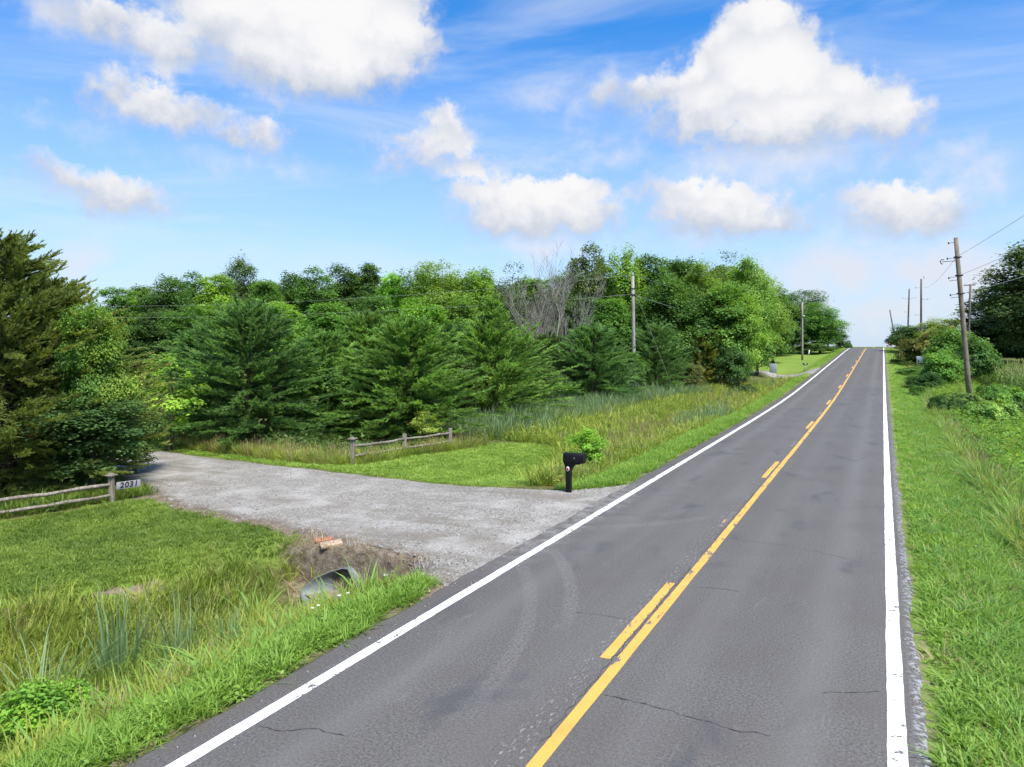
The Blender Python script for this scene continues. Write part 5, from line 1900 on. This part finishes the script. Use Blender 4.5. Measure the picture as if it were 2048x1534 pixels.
def wire(a, b, sag, r, m, label, group='overhead wires'):
    a, b = Vector(a), Vector(b)
    n = 28
    base = a.copy()
    pts = []
    for i in range(n + 1):
        q = i / n
        pts.append(a.lerp(b, q) - base - Vector((0, 0, sag * 4 * q * (1 - q))))
    o = MB().tube(pts, r, 5).obj('overhead_wire', m, None, True)
    o.location = base
    return tag(o, label, 'wire', group)


wire((-16.2, 50.2, 9.0), (-13.9, 124.0, 12.7), 1.9, .008, M_WIRE, 'upper wire running right from the pale grey pole into the trees')
wire((-16.15, 50.2, 7.5), (-10.75, 114.4, 10.0), 2.0, .010, M_WIRE, 'lower wire sagging between the pale grey pole and far lawn pole')
wire((-10.75, 114.4, 10.0), (-9.9, 150.0, 12.4), .3, .014, M_WIRE, 'short wire rising right from the far lawn pole')
wire((-16.2, 50.2, 8.9), (-76.5, 32.7, 7.6), 1.1, .008, M_WIRE, 'upper wire running left from the pale grey pole across the wood')
wire((-16.2, 50.2, 7.5), (-76.5, 32.6, 6.6), .9, .008, M_WIRE, 'lower wire running left from the pale grey pole across the wood')
wire((-16.1, 50.2, 7.9), (-14.5, 56.0, float(ground_z(-14.5, 56.0)) - .05), .0, .014, M_WIRE, 'slanting guy wire from the pale grey pole to the ground')
wire((4.45, 59.0, 10.0), (9.0, -10.0, 11.0), .5, .010, M_WIRED, 'uppermost wire from the leaning pole toward the top right corner')
wire((4.65, 59.0, 8.7), (9.0, -10.0, 9.2), .5, .010, M_WIRED, 'middle wire from the leaning pole toward the right edge')
wire((4.80, 59.0, 7.4), (9.2, -10.0, 7.9), .5, .018, M_WIRE, 'lowest pale cable from the leaning pole toward the right edge')
wire((4.45, 59.0, 10.0), (5.3, 127.0, 12.4), .6, .010, M_WIRED, 'thin wire from the leaning pole to the armed hedge pole')


# ------------------------------------------------------------------ small plants that stand alone
def flower(x, y, h, label):
    z = float(ground_z(x, y))
    t = thing('white_wildflower', (x, y, z), label, 'flower', 'white wildflowers beside the culvert')
    MB().tube([(0, 0, -.03), (.02, .01, h * .5), (.01, 0, h)], [.006, .005, .004], 5).obj('stem', M_STEM, t)
    b = MB()
    for k in range(7):
        a = k * .9
        b.add([(0.01, 0, h), (.012 + .020 * math.cos(a - .3), .020 * math.sin(a - .3), h + .02), (.01 + .034 * math.cos(a), .034 * math.sin(a), h + .012), (.012 + .020 * math.cos(a + .3), .020 * math.sin(a + .3), h + .02)], [(0, 1, 2, 3)])
    b.obj('petals', M_PETAL, t)


M_STEM = plain('green_stem', (.06, .12, .03), .6)
M_PETAL = plain('white_petal', (.74, .74, .66), .6, vary=.05)
for fx, fy, fl in ((-7.40, 7.80, 'white wildflower by the culvert, leftmost of the five'), (-7.10, 7.60, 'white wildflower by the culvert, lowest one nearest the road edge'),
                   (-7.22, 8.17, 'white wildflower by the culvert, middle one of the five'), (-7.45, 8.45, 'white wildflower by the culvert, the one closest to the pipe mouth'),
                   (-6.98, 8.10, 'white wildflower by the culvert, rightmost of the five')):
    flower(fx, fy, .34, fl)


def single_weed(x, y, r, h, label):
    z = float(ground_z(x, y))
    t = thing('weed_plant', (x, y, z), label, 'plant')
    MB().tube([(0, 0, -.04), (.01, .02, h * .4), (0, .01, h * .9)], [.008, .006, .003], 5).obj('stem', M_BARK, t)
    o = link('leaves', weed('leaves', 110, r, h, .06, G_WEED2, 300), t)
    return t


single_weed(-8.63, 10.62, .16, .48, 'lone reddish-green weed growing on the bare bank beside the culvert')

# tall blue-green clump standing out of the ditch grass at the lower left
BLUE = tuft('blades', 60, 1.35, .32, .013, .20, G_BLUE, 210)
BLUE2 = tuft('blades', 46, 1.2, .22, .012, .55, G_BLUE, 211)
for i, (bx, by, me, sc, lab) in enumerate(((-9.9, 6.4, BLUE, 1.05, 'tall blue-green grass clump in the ditch, largest at the left'), (-9.35, 7.0, BLUE, .85, 'slim blue-green grass clump in the ditch right of the largest'),
                                           (-9.05, 7.7, BLUE, .62, 'smallest upright blue-green grass clump in the ditch'), (-10.0, 5.4, BLUE2, .95, 'arching pale grass clump behind the corner bush'))):
    o = link('ornamental_grass', me)
    o.location = (bx, by, float(ground_z(bx, by)))
    o.scale = (sc * .8, sc * .8, sc)
    o.rotation_euler = (0, 0, i * 1.3)
    tag(o, lab, 'grass clump', 'blue-green grass clumps in the ditch')
